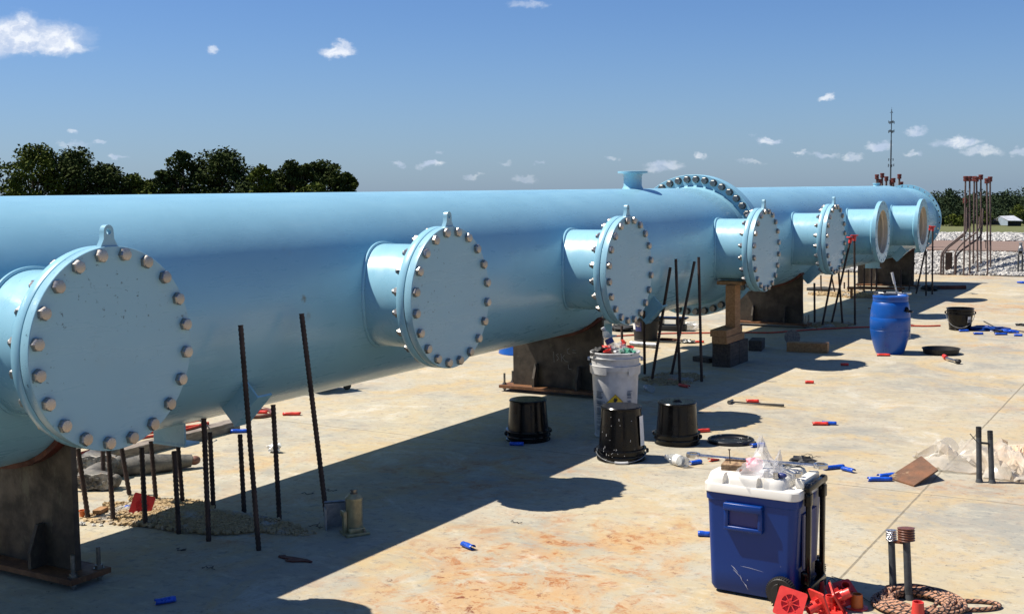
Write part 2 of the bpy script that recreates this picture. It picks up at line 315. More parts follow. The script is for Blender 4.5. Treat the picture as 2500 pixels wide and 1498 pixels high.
# ------------------------------------------------------------------ mesh helpers
def axis_m(p, d):
    d = Vector(d).normalized(); return Matrix.Translation(Vector(p)) @ d.to_track_quat('Z', 'Y').to_matrix().to_4x4()
class MB:
    def __init__(s): s.bm = bmesh.new(); s.uv = None
    def _x(s, vs, m):
        if m is not None: bmesh.ops.transform(s.bm, matrix=m, verts=vs)
    def poly_rings(s, rings, close=False, cap=True):
        b = s.bm; V = [[b.verts.new(p) for p in r] for r in rings]; n = len(V[0])
        L = len(V)
        for i in range(L if close else L - 1):
            A, B = V[i], V[(i + 1) % L]
            for k in range(n): b.faces.new((A[k], A[(k + 1) % n], B[(k + 1) % n], B[k]))
        if cap and not close:
            b.faces.new(V[0][::-1]); b.faces.new(V[-1])
        return V
    def box(s, c, sz, m=None, bev=0.0):
        vs = bmesh.ops.create_cube(s.bm, size=1.0)['verts']
        bmesh.ops.transform(s.bm, matrix=Matrix.Translation(Vector(c)) @ Matrix.Diagonal((*sz, 1)), verts=vs)
        if bev:
            es = {e for v in vs for e in v.link_edges}
            r = bmesh.ops.bevel(s.bm, geom=list(es), offset=bev, segments=2, affect='EDGES', profile=.5)
            vs = list({v for f in r['faces'] for v in f.verts} | {v for v in vs if v.is_valid})
        s._x(vs, m); return s
    def lathe(s, prof, m=None, seg=32, cap=True, a0=0.0):
        rings = [[Vector((r * math.cos(a0 + 2 * PI * k / seg), r * math.sin(a0 + 2 * PI * k / seg), z)) for k in range(seg)] for r, z in prof]
        V = s.poly_rings(rings, cap=cap); s._x([v for r in V for v in r], m); return s
    def cyl(s, p0, p1, r0, r1=None, seg=16, cap=True, a0=0.0):
        p0, p1 = Vector(p0), Vector(p1); L = (p1 - p0).length
        return s.lathe([(r0, 0), (r1 if r1 is not None else r0, L)], axis_m(p0, p1 - p0), seg, cap, a0)
    def tube(s, pts, r, seg=8, close=False, uvs=False, cap=True, flat=1.0):
        pts = [Vector(p) for p in pts]; n = len(pts); rad = r if isinstance(r, (list, tuple)) else [r] * n
        up = Vector((0, 0, 1)); rings = []; prev = None
        for i, p in enumerate(pts):
            t = ((pts[(i + 1) % n] - pts[i - 1]) if close else (pts[min(i + 1, n - 1)] - pts[max(i - 1, 0)])).normalized()
            if prev is None: a = t.cross(up if abs(t.z) < .9 else Vector((1, 0, 0))).normalized()
            else: a = (prev - t * prev.dot(t)).normalized()
            prev = a; b = t.cross(a)
            rings.append([p + a * rad[i] * math.cos(2 * PI * k / seg) + b * rad[i] * flat * math.sin(2 * PI * k / seg) for k in range(seg)])
        V = s.poly_rings(rings, close, cap)
        if uvs:
            ul = s.bm.loops.layers.uv.verify(); L = [0.0]
            for i in range(1, n): L.append(L[-1] + (pts[i] - pts[i - 1]).length)
            ix = {v: (i, k) for i, rr in enumerate(V) for k, v in enumerate(rr)}
            for f in {f for rr in V for v in rr for f in v.link_faces}:
                ks = [ix[l.vert][1] for l in f.loops]; wrap = max(ks) - min(ks) > 1
                for l in f.loops:
                    i, k = ix[l.vert]; l[ul].uv = (L[i], (k + (seg if wrap and k == 0 else 0)) / seg)
        return s
    def prism(s, poly, h, m=None):                   # polygon in XY, thickness along Z
        b = s.bm; lo = [b.verts.new((x, y, 0)) for x, y in poly]; hi = [b.verts.new((x, y, h)) for x, y in poly]; n = len(poly)
        b.faces.new(lo[::-1]); b.faces.new(hi)
        for k in range(n): b.faces.new((lo[k], lo[(k + 1) % n], hi[(k + 1) % n], hi[k]))
        s._x(lo + hi, m); return s
    def blob(s, c, sz, sub=2, amp=.25, fr=2.0, m=None, seed=0.0):
        vs = bmesh.ops.create_icosphere(s.bm, subdivisions=sub, radius=1.0)['verts']
        for v in vs:
            n = v.co.normalized(); k = 1 + amp * noise.noise(n * fr + Vector((seed, seed * 1.7, -seed)))
            v.co = Vector((n.x * sz[0] * k, n.y * sz[1] * k, n.z * sz[2] * k)) + Vector(c)
        s._x(vs, m); return s
    def holed(s, ro, ri, bc, nh, rh, th, m=None, seg=96, a0=0.0):   # flat ring with real bolt holes
        b = s.bm; loops = []
        def circ(cx, cy, r, n):
            vs = [b.verts.new((cx + r * math.cos(2 * PI * k / n), cy + r * math.sin(2 * PI * k / n), 0)) for k in range(n)]
            return vs, [b.edges.new((vs[k], vs[(k + 1) % n])) for k in range(n)]
        E = []
        E += circ(0, 0, ro, seg)[1]; E += circ(0, 0, ri, seg)[1]
        for k in range(nh):
            a = a0 + 2 * PI * k / nh; E += circ(bc * math.cos(a), bc * math.sin(a), rh, 12)[1]
        r = bmesh.ops.triangle_fill(b, edges=E, use_beauty=True, use_dissolve=False)
        fs = [g for g in r['geom'] if isinstance(g, bmesh.types.BMFace)]
        ex = bmesh.ops.extrude_face_region(b, geom=fs, use_keep_orig=True)
        vs = [g for g in ex['geom'] if isinstance(g, bmesh.types.BMVert)]
        bmesh.ops.translate(b, verts=vs, vec=(0, 0, th))
        allv = list({v for e in E for v in e.verts} | set(vs)); s._x(allv, m); return s
    def build(s, name, m, parent=None, smooth=35, sub=0):
        me = bpy.data.meshes.new(name)
        bmesh.ops.recalc_face_normals(s.bm, faces=s.bm.faces[:]); s.bm.to_mesh(me); s.bm.free()
        me.materials.append(M[m] if isinstance(m, str) else m)
        if smooth:
            me.polygons.foreach_set('use_smooth', [True] * len(me.polygons)); me.set_sharp_from_angle(angle=R(smooth))
        o = bpy.data.objects.new(name, me); COL.objects.link(o)
        if parent is not None: o.parent = parent
        if sub:
            md = o.modifiers.new('sub', 'SUBSURF'); md.levels = md.render_levels = sub
        return o
def raw(name, verts, faces, m, parent=None, smooth=False):
    me = bpy.data.meshes.new(name); me.from_pydata(verts, [], faces); me.materials.append(M[m]); me.update()
    if smooth: me.polygons.foreach_set('use_smooth', [True] * len(me.polygons))
    o = bpy.data.objects.new(name, me); COL.objects.link(o)
    if parent is not None: o.parent = parent
    return o
def tag(o, label=None, cat=None, group=None, kind=None):
    if label: o['label'] = label
    if cat: o['category'] = cat
    if group: o['group'] = group
    if kind: o['kind'] = kind
    return o
def thing(name, label, cat, loc=(0, 0, 0), rz=0.0, group=None, rot=None):
    o = bpy.data.objects.new(name, None); COL.objects.link(o); o.empty_display_size = .05
    o.location = loc; o.rotation_euler = rot if rot else (0, 0, rz)
    return tag(o, label, cat, group)
def copy_tree(o, parent=None):
    c = o.copy(); COL.objects.link(c); c.parent = parent
    for ch in list(o.children): copy_tree(ch, c)
    return c
def rrect(w_, d_, r, n=5):
    pts = []
    for cx, cy, a in ((w_ / 2 - r, d_ / 2 - r, 0), (-w_ / 2 + r, d_ / 2 - r, 90), (-w_ / 2 + r, -d_ / 2 + r, 180), (w_ / 2 - r, -d_ / 2 + r, 270)):
        for k in range(n + 1):
            t = R(a + 90 * k / n); pts.append((cx + r * math.cos(t), cy + r * math.sin(t)))
    return pts

# ------------------------------------------------------------------ setting: ground, banks, field
def slab(name, x0, x1, y0, y1, z, m, nx=1, ny=1, th=.3):
    b = MB(); b.box(((x0 + x1) / 2, (y0 + y1) / 2, z - th / 2), (x1 - x0, y1 - y0, th)); o = b.build(name, m, smooth=0); tag(o, kind='structure'); return o
slab('concrete_pad', -16, 22, -8, 24.1, 0.0, 'pad')
slab('dirt_road', -80, 80, 24.95, 29.2, 0.44, 'road', th=.8)
def strip(name, prof, m, x0=-80, x1=80, n=60):
    vs, fs = [], []
    for i in range(n + 1):
        x = x0 + (x1 - x0) * i / n
        for (y, z) in prof: vs.append((x, y, z))
    k = len(prof)
    for i in range(n):
        for j in range(k - 1): fs.append((i * k + j, (i + 1) * k + j, (i + 1) * k + j + 1, i * k + j + 1))
    o = raw(name, vs, fs, m); tag(o, kind='structure'); return o
strip('gravel_bank', [(24.1, -.3), (24.11, .0), (24.9, .37), (25.0, .39)], 'bankbase')
strip('far_gravel_bank', [(29.2, .42), (30.4, .53), (31.0, .53), (32.0, .35)], 'bankbase')
strip('grass_field', [(31.0, .45), (33, .15), (60, -1.4), (120, -3.6), (200, -6.6), (330, -11), (430, -11.6), (520, -14), (700, -60), (5000, -600)], 'grass', -3500, 3500, 40)
sb = MB(); sb.box((0, -2000, -3), (6000, 4060, 1)); tag(sb.build('ground', 'bankbase', smooth=0), kind='structure')

def stones(name, n, fpos, s0, s1, m, seed, label=None):
    r = random.Random(seed); vs, fs = [], []
    base = [(-1, -1, -1), (1, -1, -1), (1, 1, -1), (-1, 1, -1), (-1, -1, 1), (1, -1, 1), (1, 1, 1), (-1, 1, 1)]
    F = [(0, 3, 2, 1), (4, 5, 6, 7), (0, 1, 5, 4), (1, 2, 6, 5), (2, 3, 7, 6), (3, 0, 4, 7)]
    for _ in range(n):
        p = fpos(r); sz = r.uniform(s0, s1) * .5; q = Matrix.Rotation(r.uniform(0, 6.3), 3, 'Z') @ Matrix.Rotation(r.uniform(0, 6.3), 3, 'X')
        k = len(vs)
        for b in base:
            t = Vector(b); t = Vector((t.x * r.uniform(.45, 1.1), t.y * r.uniform(.4, .95), t.z * r.uniform(.3, .8))) * sz
            vs.append(tuple(q @ t + Vector(p)))
        fs += [tuple(k + i for i in f) for f in F]
    o = raw(name, vs, fs, m); tag(o, label, 'gravel' if label else None, kind='stuff'); return o
def bank1(r):
    y = r.uniform(24.12, 24.98); return (r.choice((r.uniform(-4, 5), r.uniform(-4, 5), r.uniform(-14, 16))), y, max(0.0, (y - 24.1) * .45) + r.uniform(0, .015))
stones('crushed_stone', 17000, bank1, .04, .085, 'stone', 3, 'white crushed stone covering the bank at the far edge of the slab')
def bank2(r):
    y = r.uniform(29.2, 31.0); return (r.choice((r.uniform(-4, 6), r.uniform(-20, 20))), y, min(.54, .43 + (y - 29.2) * .10) + r.uniform(0, .008))
stones('far_crushed_stone', 11000, bank2, .05, .09, 'stone', 4, 'white crushed stone strip beyond the brown dirt road')

# ------------------------------------------------------------------ the two pipe sections
RP, ZP = .6085, 1.1213
XF, XO = 1.0164, .9927
paint = 'paint'
bolt_mesh = {}
def hexbolt_mesh(kind):
    if kind in bolt_mesh: return bolt_mesh[kind]
    b = MB()
    if kind == 'blind':       # local +Z is outwards; grips 105 mm of flange
        b.lathe([(.0272, 0), (.0276, .016), (.0235, .022)], seg=6); b.lathe([(.0225, .0222), (.021, .0226)], seg=20)
        b.cyl((0, 0, -.145), (0, 0, 0), .0145, seg=10); b.lathe([(.0262, 0), (.0262, .026)], Matrix.Translation((0, 0, -.127)), seg=6)
        o = b.build('bolt', 'bolt', smooth=25)
    else:                     # stud with a nut at both ends, centred on the joint
        b.cyl((0, 0, -.115), (0, 0, .115), .0155, seg=10)
        for sg in (-1, 1):
            b.lathe([(.034, 0), (.034, .034), (.029, .037)], axis_m((0, 0, sg * .0765), (0, 0, sg)), seg=6); b.lathe([(.038, 0), (.038, .004)], axis_m((0, 0, sg * .0725), (0, 0, sg)), seg=16)
        o = b.build('bolt', 'nut', smooth=25)
    me = o.data; bpy.data.objects.remove(o); bolt_mesh[kind] = me; return me
def add_bolt(kind, pos, rot, parent):
    o = bpy.data.objects.new('bolt', hexbolt_mesh(kind)); COL.objects.link(o); o.parent = parent; o.location = pos; o.rotation_euler = rot; return o
def x_out(x, y, z): return Matrix.Translation((x, y, z)) @ Matrix.Rotation(PI / 2, 4, 'Y')   # local Z -> +X

def outlet(root, y, blind):
    xf = (XF - .048 - .006) if blind else XO
    o = MB(); r = .302
    o.lathe([(r, RP - .25), (r, xf - .052)], Matrix.Translation((0, y, ZP)) @ Matrix.Rotation(PI / 2, 4, 'Y'), seg=72, cap=False)
    if not blind:
        o.lathe([(r + .004, xf - .095), (r + .022, xf - .080), (r + .022, xf - .0505)], Matrix.Translation((0, y, ZP)) @ Matrix.Rotation(PI / 2, 4, 'Y'), seg=72, cap=False)
    # weld bead where the stub meets the shell
    pts = [(math.sqrt(RP * RP - (.306 * math.sin(2 * PI * k / 96)) ** 2) + .002, y + .306 * math.cos(2 * PI * k / 96), ZP + .306 * math.sin(2 * PI * k / 96)) for k in range(96)]
    o.tube(pts, .011, 8, close=True)
    stub = o.build('outlet', 'paint', root)
    fl = MB()
    if blind:
        fl.lathe([(r, 0), (.4045, 0), (.4065, .003), (.4065, .045), (.4045, .048), (.30, .048)], x_out(xf - .048, y, ZP), seg=96)
        fl.build('outlet_flange', 'paint', stub)
        bl = MB(); bl.lathe([(.4045, 0), (.4065, .003), (.4065, .0455), (.4045, .048)], x_out(xf + .006, y, ZP), seg=96)
        cover = bl.build('blind_flange', 'paint_face', root)
        g = MB(); g.lathe([(.388, 0), (.388, .0062)], x_out(xf - .0001, y, ZP), seg=64); g.build('gasket', 'gasket', cover)
        # lifting lug with its eye
        lg = MB(); n = 20; out = [(-.050, -.012), (-.026, .030), (-.024, .058)] + [(.024 * math.cos(PI - PI * k / 8), .062 + .024 * math.sin(PI * k / 8)) for k in range(9)] + [(.024, .058), (.026, .030), (.050, -.012)]
        b = lg.bm; ov = [b.verts.new((p[0], p[1], 0)) for p in out]; hv = [b.verts.new((.0125 * math.cos(2 * PI * k / 14), .060 + .0125 * math.sin(2 * PI * k / 14), 0)) for k in range(14)]
        E = [b.edges.new((ov[k], ov[(k + 1) % len(ov)])) for k in range(len(ov))] + [b.edges.new((hv[k], hv[(k + 1) % 14])) for k in range(14)]
        rr = bmesh.ops.triangle_fill(b, edges=E, use_beauty=True)
        ex = bmesh.ops.extrude_face_region(b, geom=[q for q in rr['geom'] if isinstance(q, bmesh.types.BMFace)], use_keep_orig=True)
        bmesh.ops.translate(b, verts=[q for q in ex['geom'] if isinstance(q, bmesh.types.BMVert)], vec=(0, 0, .026))
        bmesh.ops.transform(b, matrix=Matrix(((0, 0, 1, xf + .017), (1, 0, 0, y), (0, 1, 0, ZP + .4045), (0, 0, 0, 1))), verts=b.verts[:])
        lg.build('lifting_lug', 'paint_face', cover, smooth=30)
        for k in range(20):
            a = 2 * PI * (k + .5) / 20
            rz = rnd.uniform(0, PI / 3)
            add_bolt('blind', (xf + .0545, y + .3747 * math.cos(a), ZP + .3747 * math.sin(a)), (rz, PI / 2, 0), cover).rotation_euler = (Matrix.Rotation(PI / 2, 3, 'Y') @ Matrix.Rotation(rz, 3, 'Z')).to_euler()
    else:
        fl.holed(.4065, r - .012, .3747, 20, .0165, .048, x_out(xf - .048, y, ZP), a0=PI / 20)
        fl.build('outlet_flange', 'paint', stub, smooth=30)
        ln = MB(); m4 = Matrix.Translation((0, y, ZP)) @ Matrix.Rotation(PI / 2, 4, 'Y')
        ln.lathe([(r - .013, RP - .1), (r - .013, xf - .004), (r - .019, xf - .005), (r - .019, RP - .1)], m4, seg=72, cap=False)
        ln.lathe([(r - .019, xf - .085), (r - .030, xf - .08), (r - .030, xf - .06), (r - .019, xf - .055)], m4, seg=72, cap=False)
        ln.lathe([(r - .014, RP - .12), (r - .014, RP - .13)], m4, seg=72)
        ln.build('lining', 'lining', stub)

def brace(root, y, ang, w_=.23, h=.105):          # gusset with a cover strip hanging from the shell
    a = R(ang); rad = Vector((math.cos(a), 0, math.sin(a))); tan = Vector((-math.sin(a), 0, math.cos(a)))
    m4 = Matrix(((tan.x, 0, rad.x, rad.x * RP), (0, 1, 0, y), (tan.z, 0, rad.z, ZP + rad.z * RP), (0, 0, 0, 1)))
    b = MB(); b.box((0, 0, h / 2 - .025), (w_, .012, h + .05), m4); b.box((0, .045, h + .006), (w_ + .004, .11, .012), m4)
    b.build('anchor_lug', 'paint', root, smooth=0)

def shell(root, y0, y1):
    b = MB(); seg = 160; n = 12
    rings = [[(RP * math.cos(2 * PI * k / seg), y0 + (y1 - y0) * i / n, ZP + RP * math.sin(2 * PI * k / seg)) for k in range(seg)] for i in range(n + 1)]
    b.poly_rings(rings, cap=False); b.build('shell', 'paint', root)
YF, YE = 11.93, 22.0
sec1 = thing('header_pipe', 'nearer light blue header pipe section with four bolted blind outlets, resting on rusty supports', 'pipe', (0, 0, 0))
shell(sec1, -2.5, YF - .004)
for y in (3.2509, 5.6866, 8.0997, 11.2426): outlet(sec1, y, True)
for y, s_ in ((4.52, -45), (4.47, -90), (4.52, -135), (9.71, -45), (9.66, -90), (9.71, -135)): brace(sec1, y, s_)
def nozzle(root, y, r, rf, h, th):
    b = MB(); b.lathe([(r + .03, -.03), (r + .004, .02), (r, .028), (r, h - th - .035), (r + .010, h - th - .006), (rf - .003, h - th), (rf, h - th + .002), (rf, h - .002), (rf - .003, h), (r - .012, h), (r - .012, h - .1)], Matrix.Translation((0, y, ZP + RP)), seg=40, cap=False)
    b.build('top_nozzle', 'paint', root)
nozzle(sec1, 10.37, .086, .142, .165, .02)
def joint_flange(root, y0, th, hub):
    b = MB(); m4 = Matrix.Translation((0, y0, ZP)) @ Matrix.Rotation(-PI / 2, 4, 'X')
    b.lathe([(RP - .01, 0), (.7455, 0), (.7490, .004), (.7490, th - .004), (.7455, th), (RP - .01, th)], m4, seg=144, cap=False)
    b.lathe([(RP, -hub), (RP + .026, 0 if hub > 0 else th)], m4, seg=144, cap=False) if hub else None
    return b.build('joint_flange', 'paint', root)
f1 = joint_flange(sec1, YF - .072, .068, .06)
for k in range(44):
    a = 2 * PI * (k + .5) / 44
    add_bolt('stud', (.700 * math.cos(a), YF, ZP + .700 * math.sin(a)), (-PI / 2, 0, 0), f1)
g = MB(); g.lathe([(.735, -.0035), (.735, .0035)], Matrix.Translation((0, YF, ZP)) @ Matrix.Rotation(-PI / 2, 4, 'X'), seg=96); g.build('gasket', 'gasket', sec1)

sec2 = thing('header_pipe', 'farther light blue header pipe section with two open cream-lined outlets and a free end flange', 'pipe', (0, 0, 0))
shell(sec2, YF + .004, 20.45)
cr = MB(); cr.lathe([(RP, 20.40), (RP - .004, 20.48), (.565, 21.30), (.560, 21.40), (.560, YE - .02)], Matrix.Translation((0, 0, ZP)) @ Matrix.Rotation(-PI / 2, 4, 'X'), seg=160, cap=False); cr.build('reducer', 'paint', sec2)
joint_flange(sec2, YF + .004, .068, 0)
outlet(sec2, 13.7149, True); outlet(sec2, 16.0979, False); outlet(sec2, 18.6426, False)
for y, s_ in ((14.61, -45), (14.56, -90), (14.61, -135), (19.44, -45), (19.66, -90), (19.5, -135)): brace(sec2, y, s_)
nozzle(sec2, 19.85, .04, .06, .045, .012)
ef = MB(); ef.holed(.625, .548, .594, 36, .0155, .05, Matrix.Translation((0, YE - .05, ZP)) @ Matrix.Rotation(-PI / 2, 4, 'X'), seg=144, a0=PI / 36); ef.build('end_flange', 'paint', sec2, smooth=30)

# ------------------------------------------------------------------ steel pipe supports
def saddle(y, label, dark=False):
    t = thing('pipe_support', label, 'pipe support', (0, y, 0), group='steel saddles under the header pipe')
    W2 = .43; RC = RP + .022; b = MB()
    n = 24; pts = [(-W2, .056), (W2, .056)]
    a0 = math.acos(W2 / RC); arc = [(RC * math.cos(-a0 - (PI - 2 * a0) * k / n), ZP + RC * math.sin(-a0 - (PI - 2 * a0) * k / n)) for k in range(n + 1)]
    poly = pts + arc
    m4 = Matrix(((1, 0, 0, 0), (0, 0, 1, -.015), (0, 1, 0, 0), (0, 0, 0, 1)))
    b.prism(poly, .030, m4); b.build('web_plate', 'saddle', t, smooth=0)
    wr = MB(); ia = [-a0 - (PI - 2 * a0) * k / n for k in range(n + 1)]
    rings = [[(rr * math.cos(a), yy, ZP + rr * math.sin(a)) for rr, yy in ((RP + .001, -.07), (RP + .001, .07), (RC + .002, .07), (RC + .002, -.07))] for a in ia]
    wr.poly_rings(rings); wr.build('wear_strip', 'rustwrap', t)
    bp = MB(); bp.box((0, -.005, .043), (1.04, .22, .026), bev=.002); bp.build('base_plate', 'rustplate', t, smooth=0)
    for x in (-.19, .22):
        for sg in (-1, 1):
            gs = MB(); pr = [(0, .0565), (.082, .0565), (.082, .13), (.035, .25), (0, .25)]
            mm = Matrix(((0, 0, 1, x - .011), (sg, 0, 0, sg * .015), (0, 1, 0, 0), (0, 0, 0, 1)))
            gs.prism(pr, .022, mm); gs.build('gusset', 'saddle', t, smooth=0)
    for x in (-.485, .485):
        for yy in (-.075, .065):
            s_ = MB(); s_.cyl((x, yy, -.02), (x, yy, .155), .0095, seg=8)
            for z in (.057, .016): s_.lathe([(.018, 0), (.018, .016)], Matrix.Translation((x, yy, z)), seg=6)
            s_.lathe([(.024, 0), (.024, .003)], Matrix.Translation((x, yy, .0563)), seg=14); s_.build('anchor_bolt', 'nut', t, smooth=25)
    return t
saddle(3.50, 'rusty steel pipe support at the left edge, under the first outlet')
s2 = saddle(8.84, 'rusty steel pipe support with a chalk scribble, behind the white pail')
saddle(14.42, 'dark steel pipe support beside the bolted ring joint, behind the wooden post')
saddle(20.75, 'dark steel pipe support farthest away, under the open outlets')
ck = MB()                                        # chalk scribble on the second support
def chalk(pts):
    for i in range(len(pts) - 1):
        a, b_ = Vector((pts[i][0], -.0175, pts[i][1])), Vector((pts[i + 1][0], -.0175, pts[i + 1][1])); ck.tube([a, b_], .0016, 4)
chalk([(-.03, .36), (-.025, .27)]); chalk([(.015, .345), (-.005, .335), (.02, .31), (.0, .285)]); chalk([(.04, .35), (.05, .28)]); chalk([(.075, .34), (.055, .315), (.085, .285), (.11, .285)])
chalk([(.125, .40), (.10, .385), (.105, .355), (.13, .35)]); chalk([(.15, .385), (.185, .385)]); chalk([(.15, .365), (.185, .365)]); chalk([(.11, .26), (.112, .225), (.14, .22)])
ck.build('chalk_mark', 'chalk', s2)

# ------------------------------------------------------------------ rebar
def rebar(bx, by, tx, ty, label, group, cap=False, r=.0125, o=(0, 0, 1)):
    P0 = S(o[0] + o[2] * bx, o[1] + o[2] * by); dd = depth(P0); P1 = AT(o[0] + o[2] * tx, o[1] + o[2] * ty, dd)
    while any(math.hypot(P0.lerp(P1, k).x, P0.lerp(P1, k).z - ZP) < RP + .03 for k in (.3, .4, .5, .6, .7, .8, .9, 1.0)) and dd > depth(P0) - 1.2:
        dd -= .03; P1 = AT(o[0] + o[2] * tx, o[1] + o[2] * ty, dd)
    d = P1 - P0; L = d.length; n = max(4, int(L / .011)); t = thing('rebar', label, 'rebar', P0, group=group)
    b = MB(); q = d.normalized().to_track_quat('Z', 'Y').to_matrix().to_4x4(); prof = []
    for i in range(n + 1):
        z = -.02 + (L + .02) * i / n; prof.append((r + (.0022 if i % 2 else -.0006), z))
    b.lathe(prof, q, seg=8); b.build('bar', 'rebar', t, smooth=60)
    if cap:
        c = MB(); c.lathe([(.019, -.055), (.024, 0), (.024, .008)], q @ Matrix.Translation((0, 0, L)), seg=14); c.box((0, 0, L + .014), (.085, .085, .012), q, bev=.003)
        c.build('safety_cap', 'redcap', t)
    return t
g1 = 'rebar standing in the chipped patch under the first pipe span'
R1 = [(220, 960, 128, 330, 'twisted rusty rebar nearest the left support edge, in gravel'), (350, 700, 338, 330, 'dark rebar standing behind the muddy boots'), (428, 985, 384, 340, 'grey dusty rebar in front of the muddy boots'),
      (560, 765, 485, 320, 'leaning rusty rebar beside the boot toe'), (692, 1028, 660, 375, 'black rebar standing in front of the red square cap'), (780, 825, 737, 325, 'rusty rebar just behind the red square cap'),
      (967, 1085, 927, 405, 'black rebar ending under the hanging blue lug, front one of two'), (1000, 850, 960, 362, 'rusty rebar ending under the hanging blue lug, back one of two'), (1213, 1145, 1172, 137, 'tall dark rebar crossing the grey beam with the hoses'),
      (1252, 880, 1222, 250, 'short ribbed rebar just right of the tall one at the beam'), (1505, 915, 1470, 268, 'short ribbed rebar below the blue sleeve at the beam end'), (1625, 1222, 1475, -630, 'long rebar with a light top in front of the tilted blue lug'),
      (1795, 965, 1743, 25, 'ribbed rebar beside the white paper scrap'), (2192, 1020, 1977, -725, 'longest leaning rebar with tie wire, beside the bottle jack')]
for bx, by, tx, ty, lb in R1: rebar(bx, by, tx, ty, lb, g1, o=Z7)
rebar(250, 990, 250, 300, 'straight grey rebar half hidden behind the first flange', g1, o=Z7) if False else None
g2 = 'rebar standing behind the white pail'
for bx, by, tx, ty, lb in [(1574, 912, 1572, 760, 'straight rebar rising right behind the white pail rim'), (1591, 929, 1636.5, 653, 'rebar leaning right, leftmost of the crossing pair behind the pails'), (1638, 921, 1695.6, 638, 'rebar leaning right, its foot between the crossing bars'),
                           (1660, 939, 1650, 632, 'nearly upright rebar with a loop of tie wire, crossed by a leaning bar'), (1713, 931, 1705.6, 627.4, 'ribbed upright rebar left of the wooden cribbing'), (1519, 880, 1518, 795, 'short dark rebar behind the bottle in the white pail')]:
    rebar(bx, by, tx, ty, lb, g2)
g3 = 'rebar standing beside the third support'
for bx, by, tx, ty, cp, lb in [(362, 1280, 355, 985, 0, 'short upright rebar beside the third support corner'), (458, 1278, 456, 958, 0, 'short upright rebar second from the third support corner'), (517, 1310, 603, 870, 0, 'dark bar leaning right, left foot of the crossing bars near the fifth outlet'),
                               (592, 1290, 748, 605, 1, 'rebar leaning right with a tilted red safety cap'), (683, 1298, 650, 850, 0, 'bar leaning left across the red capped leaning rebar'), (783, 1295, 778, 585, 1, 'upright rebar with a red safety cap left of the blue barrel'),
                               (510, 1040, 508, 895, 0, 'thin far rebar with tie wire beyond the shadow edge'), (622, 1045, 597, 920, 0, 'thin far leaning rebar beyond the crossing bars'), (730, 1050, 731, 850, 0, 'thin far upright rebar in the sunlit gravel'), (697, 1005, 697, 952, 0, 'stubby far rebar cut short'),
                               (855, 1052, 858, 838, 0, 'leftmost bar of the group in front of the farthest support'), (915, 1032, 917, 840, 0, 'second bar of the group in front of the farthest support'), (955, 1038, 957, 840, 0, 'third bar of the group in front of the farthest support'),
                               (1153, 1060, 1150, 850, 0, 'dark bar standing in shade before the farthest support'), (1215, 1020, 1262, 790, 0, 'leaning dark bar in shade before the farthest support'), (1275, 1045, 1388, 510, 1, 'far bar leaning right under the open outlet, capped red'), (1355, 1062, 1356, 700, 0, 'far upright bar below the last open outlet'), (1405, 1050, 1409, 512, 1, 'far upright bar with red cap in front of the end flange')]:
    rebar(bx, by, tx, ty, lb, g3, bool(cp), o=Z77)

# crumbled patches the bars stand in
def rubble(name, cx, cy, rx, ry, n, h, seed, label, s0=.008, s1=.03):
    def fp(r):
        while True:
            a, b_ = r.gauss(0, .45), r.gauss(0, .45)
            rad = math.hypot(a, b_); lim = .80 + .55 * noise.noise(Vector((math.cos(math.atan2(b_, a)) * 1.8, math.sin(math.atan2(b_, a)) * 1.8, seed)))
            if rad < lim and r.random() < .35 + 1.1 * abs(noise.noise(Vector((a * 3.2, b_ * 3.2, seed + 2)))) * 2: break
        return (cx + a * rx, cy + b_ * ry, h * max(0, 1 - rad * rad) + .002)
    stones(name, n, fp, s0, s1, 'rubble', seed, label)
    vs, fs = [(cx, cy, h)], []; N = 40
    for j in range(1, 7):
        for k in range(N):
            a = 2 * PI * k / N; q = j / 6 * (.80 + .55 * noise.noise(Vector((math.cos(a) * 1.8, math.sin(a) * 1.8, seed)))) * 1.05
            z = h * max(0, 1 - (j / 6) ** 2) + .006 * noise.noise(Vector((q * 7, a * 3, seed)))
            vs.append((cx + rx * q * math.cos(a), cy + ry * q * math.sin(a), z if j < 6 else -.004))
    for k in range(N): fs.append((0, 1 + k, 1 + (k + 1) % N))
    for j in range(5):
        for k in range(N): fs.append((1 + j * N + k, 1 + (j + 1) * N + k, 1 + (j + 1) * N + (k + 1) % N, 1 + j * N + (k + 1) % N))
    tag(raw('chipped_concrete', vs, fs, 'rubble', smooth=True), kind='structure')
rubble('concrete_crumbs', .05, 4.50, .80, .33, 8000, .022, 11, 'tan and grey concrete crumbs in the patch under the first span', .004, .026)
p = S(1640, 925); rubble('concrete_crumbs', p.x, p.y, .30, .42, 1500, .018, 12, 'grey concrete crumbs around the bars behind the white pail')
p = Q(Z77, 590, 1300); rubble('concrete_crumbs', p.x, p.y, .34, .40, 900, .015, 13, 'grey concrete crumbs around the bars near the third support', .01, .035)
p = Q(Z77, 780, 1050); rubble('concrete_crumbs', p.x, p.y, .75, .75, 1600, .02, 14, 'sunlit concrete crumbs around the far bars', .015, .06)

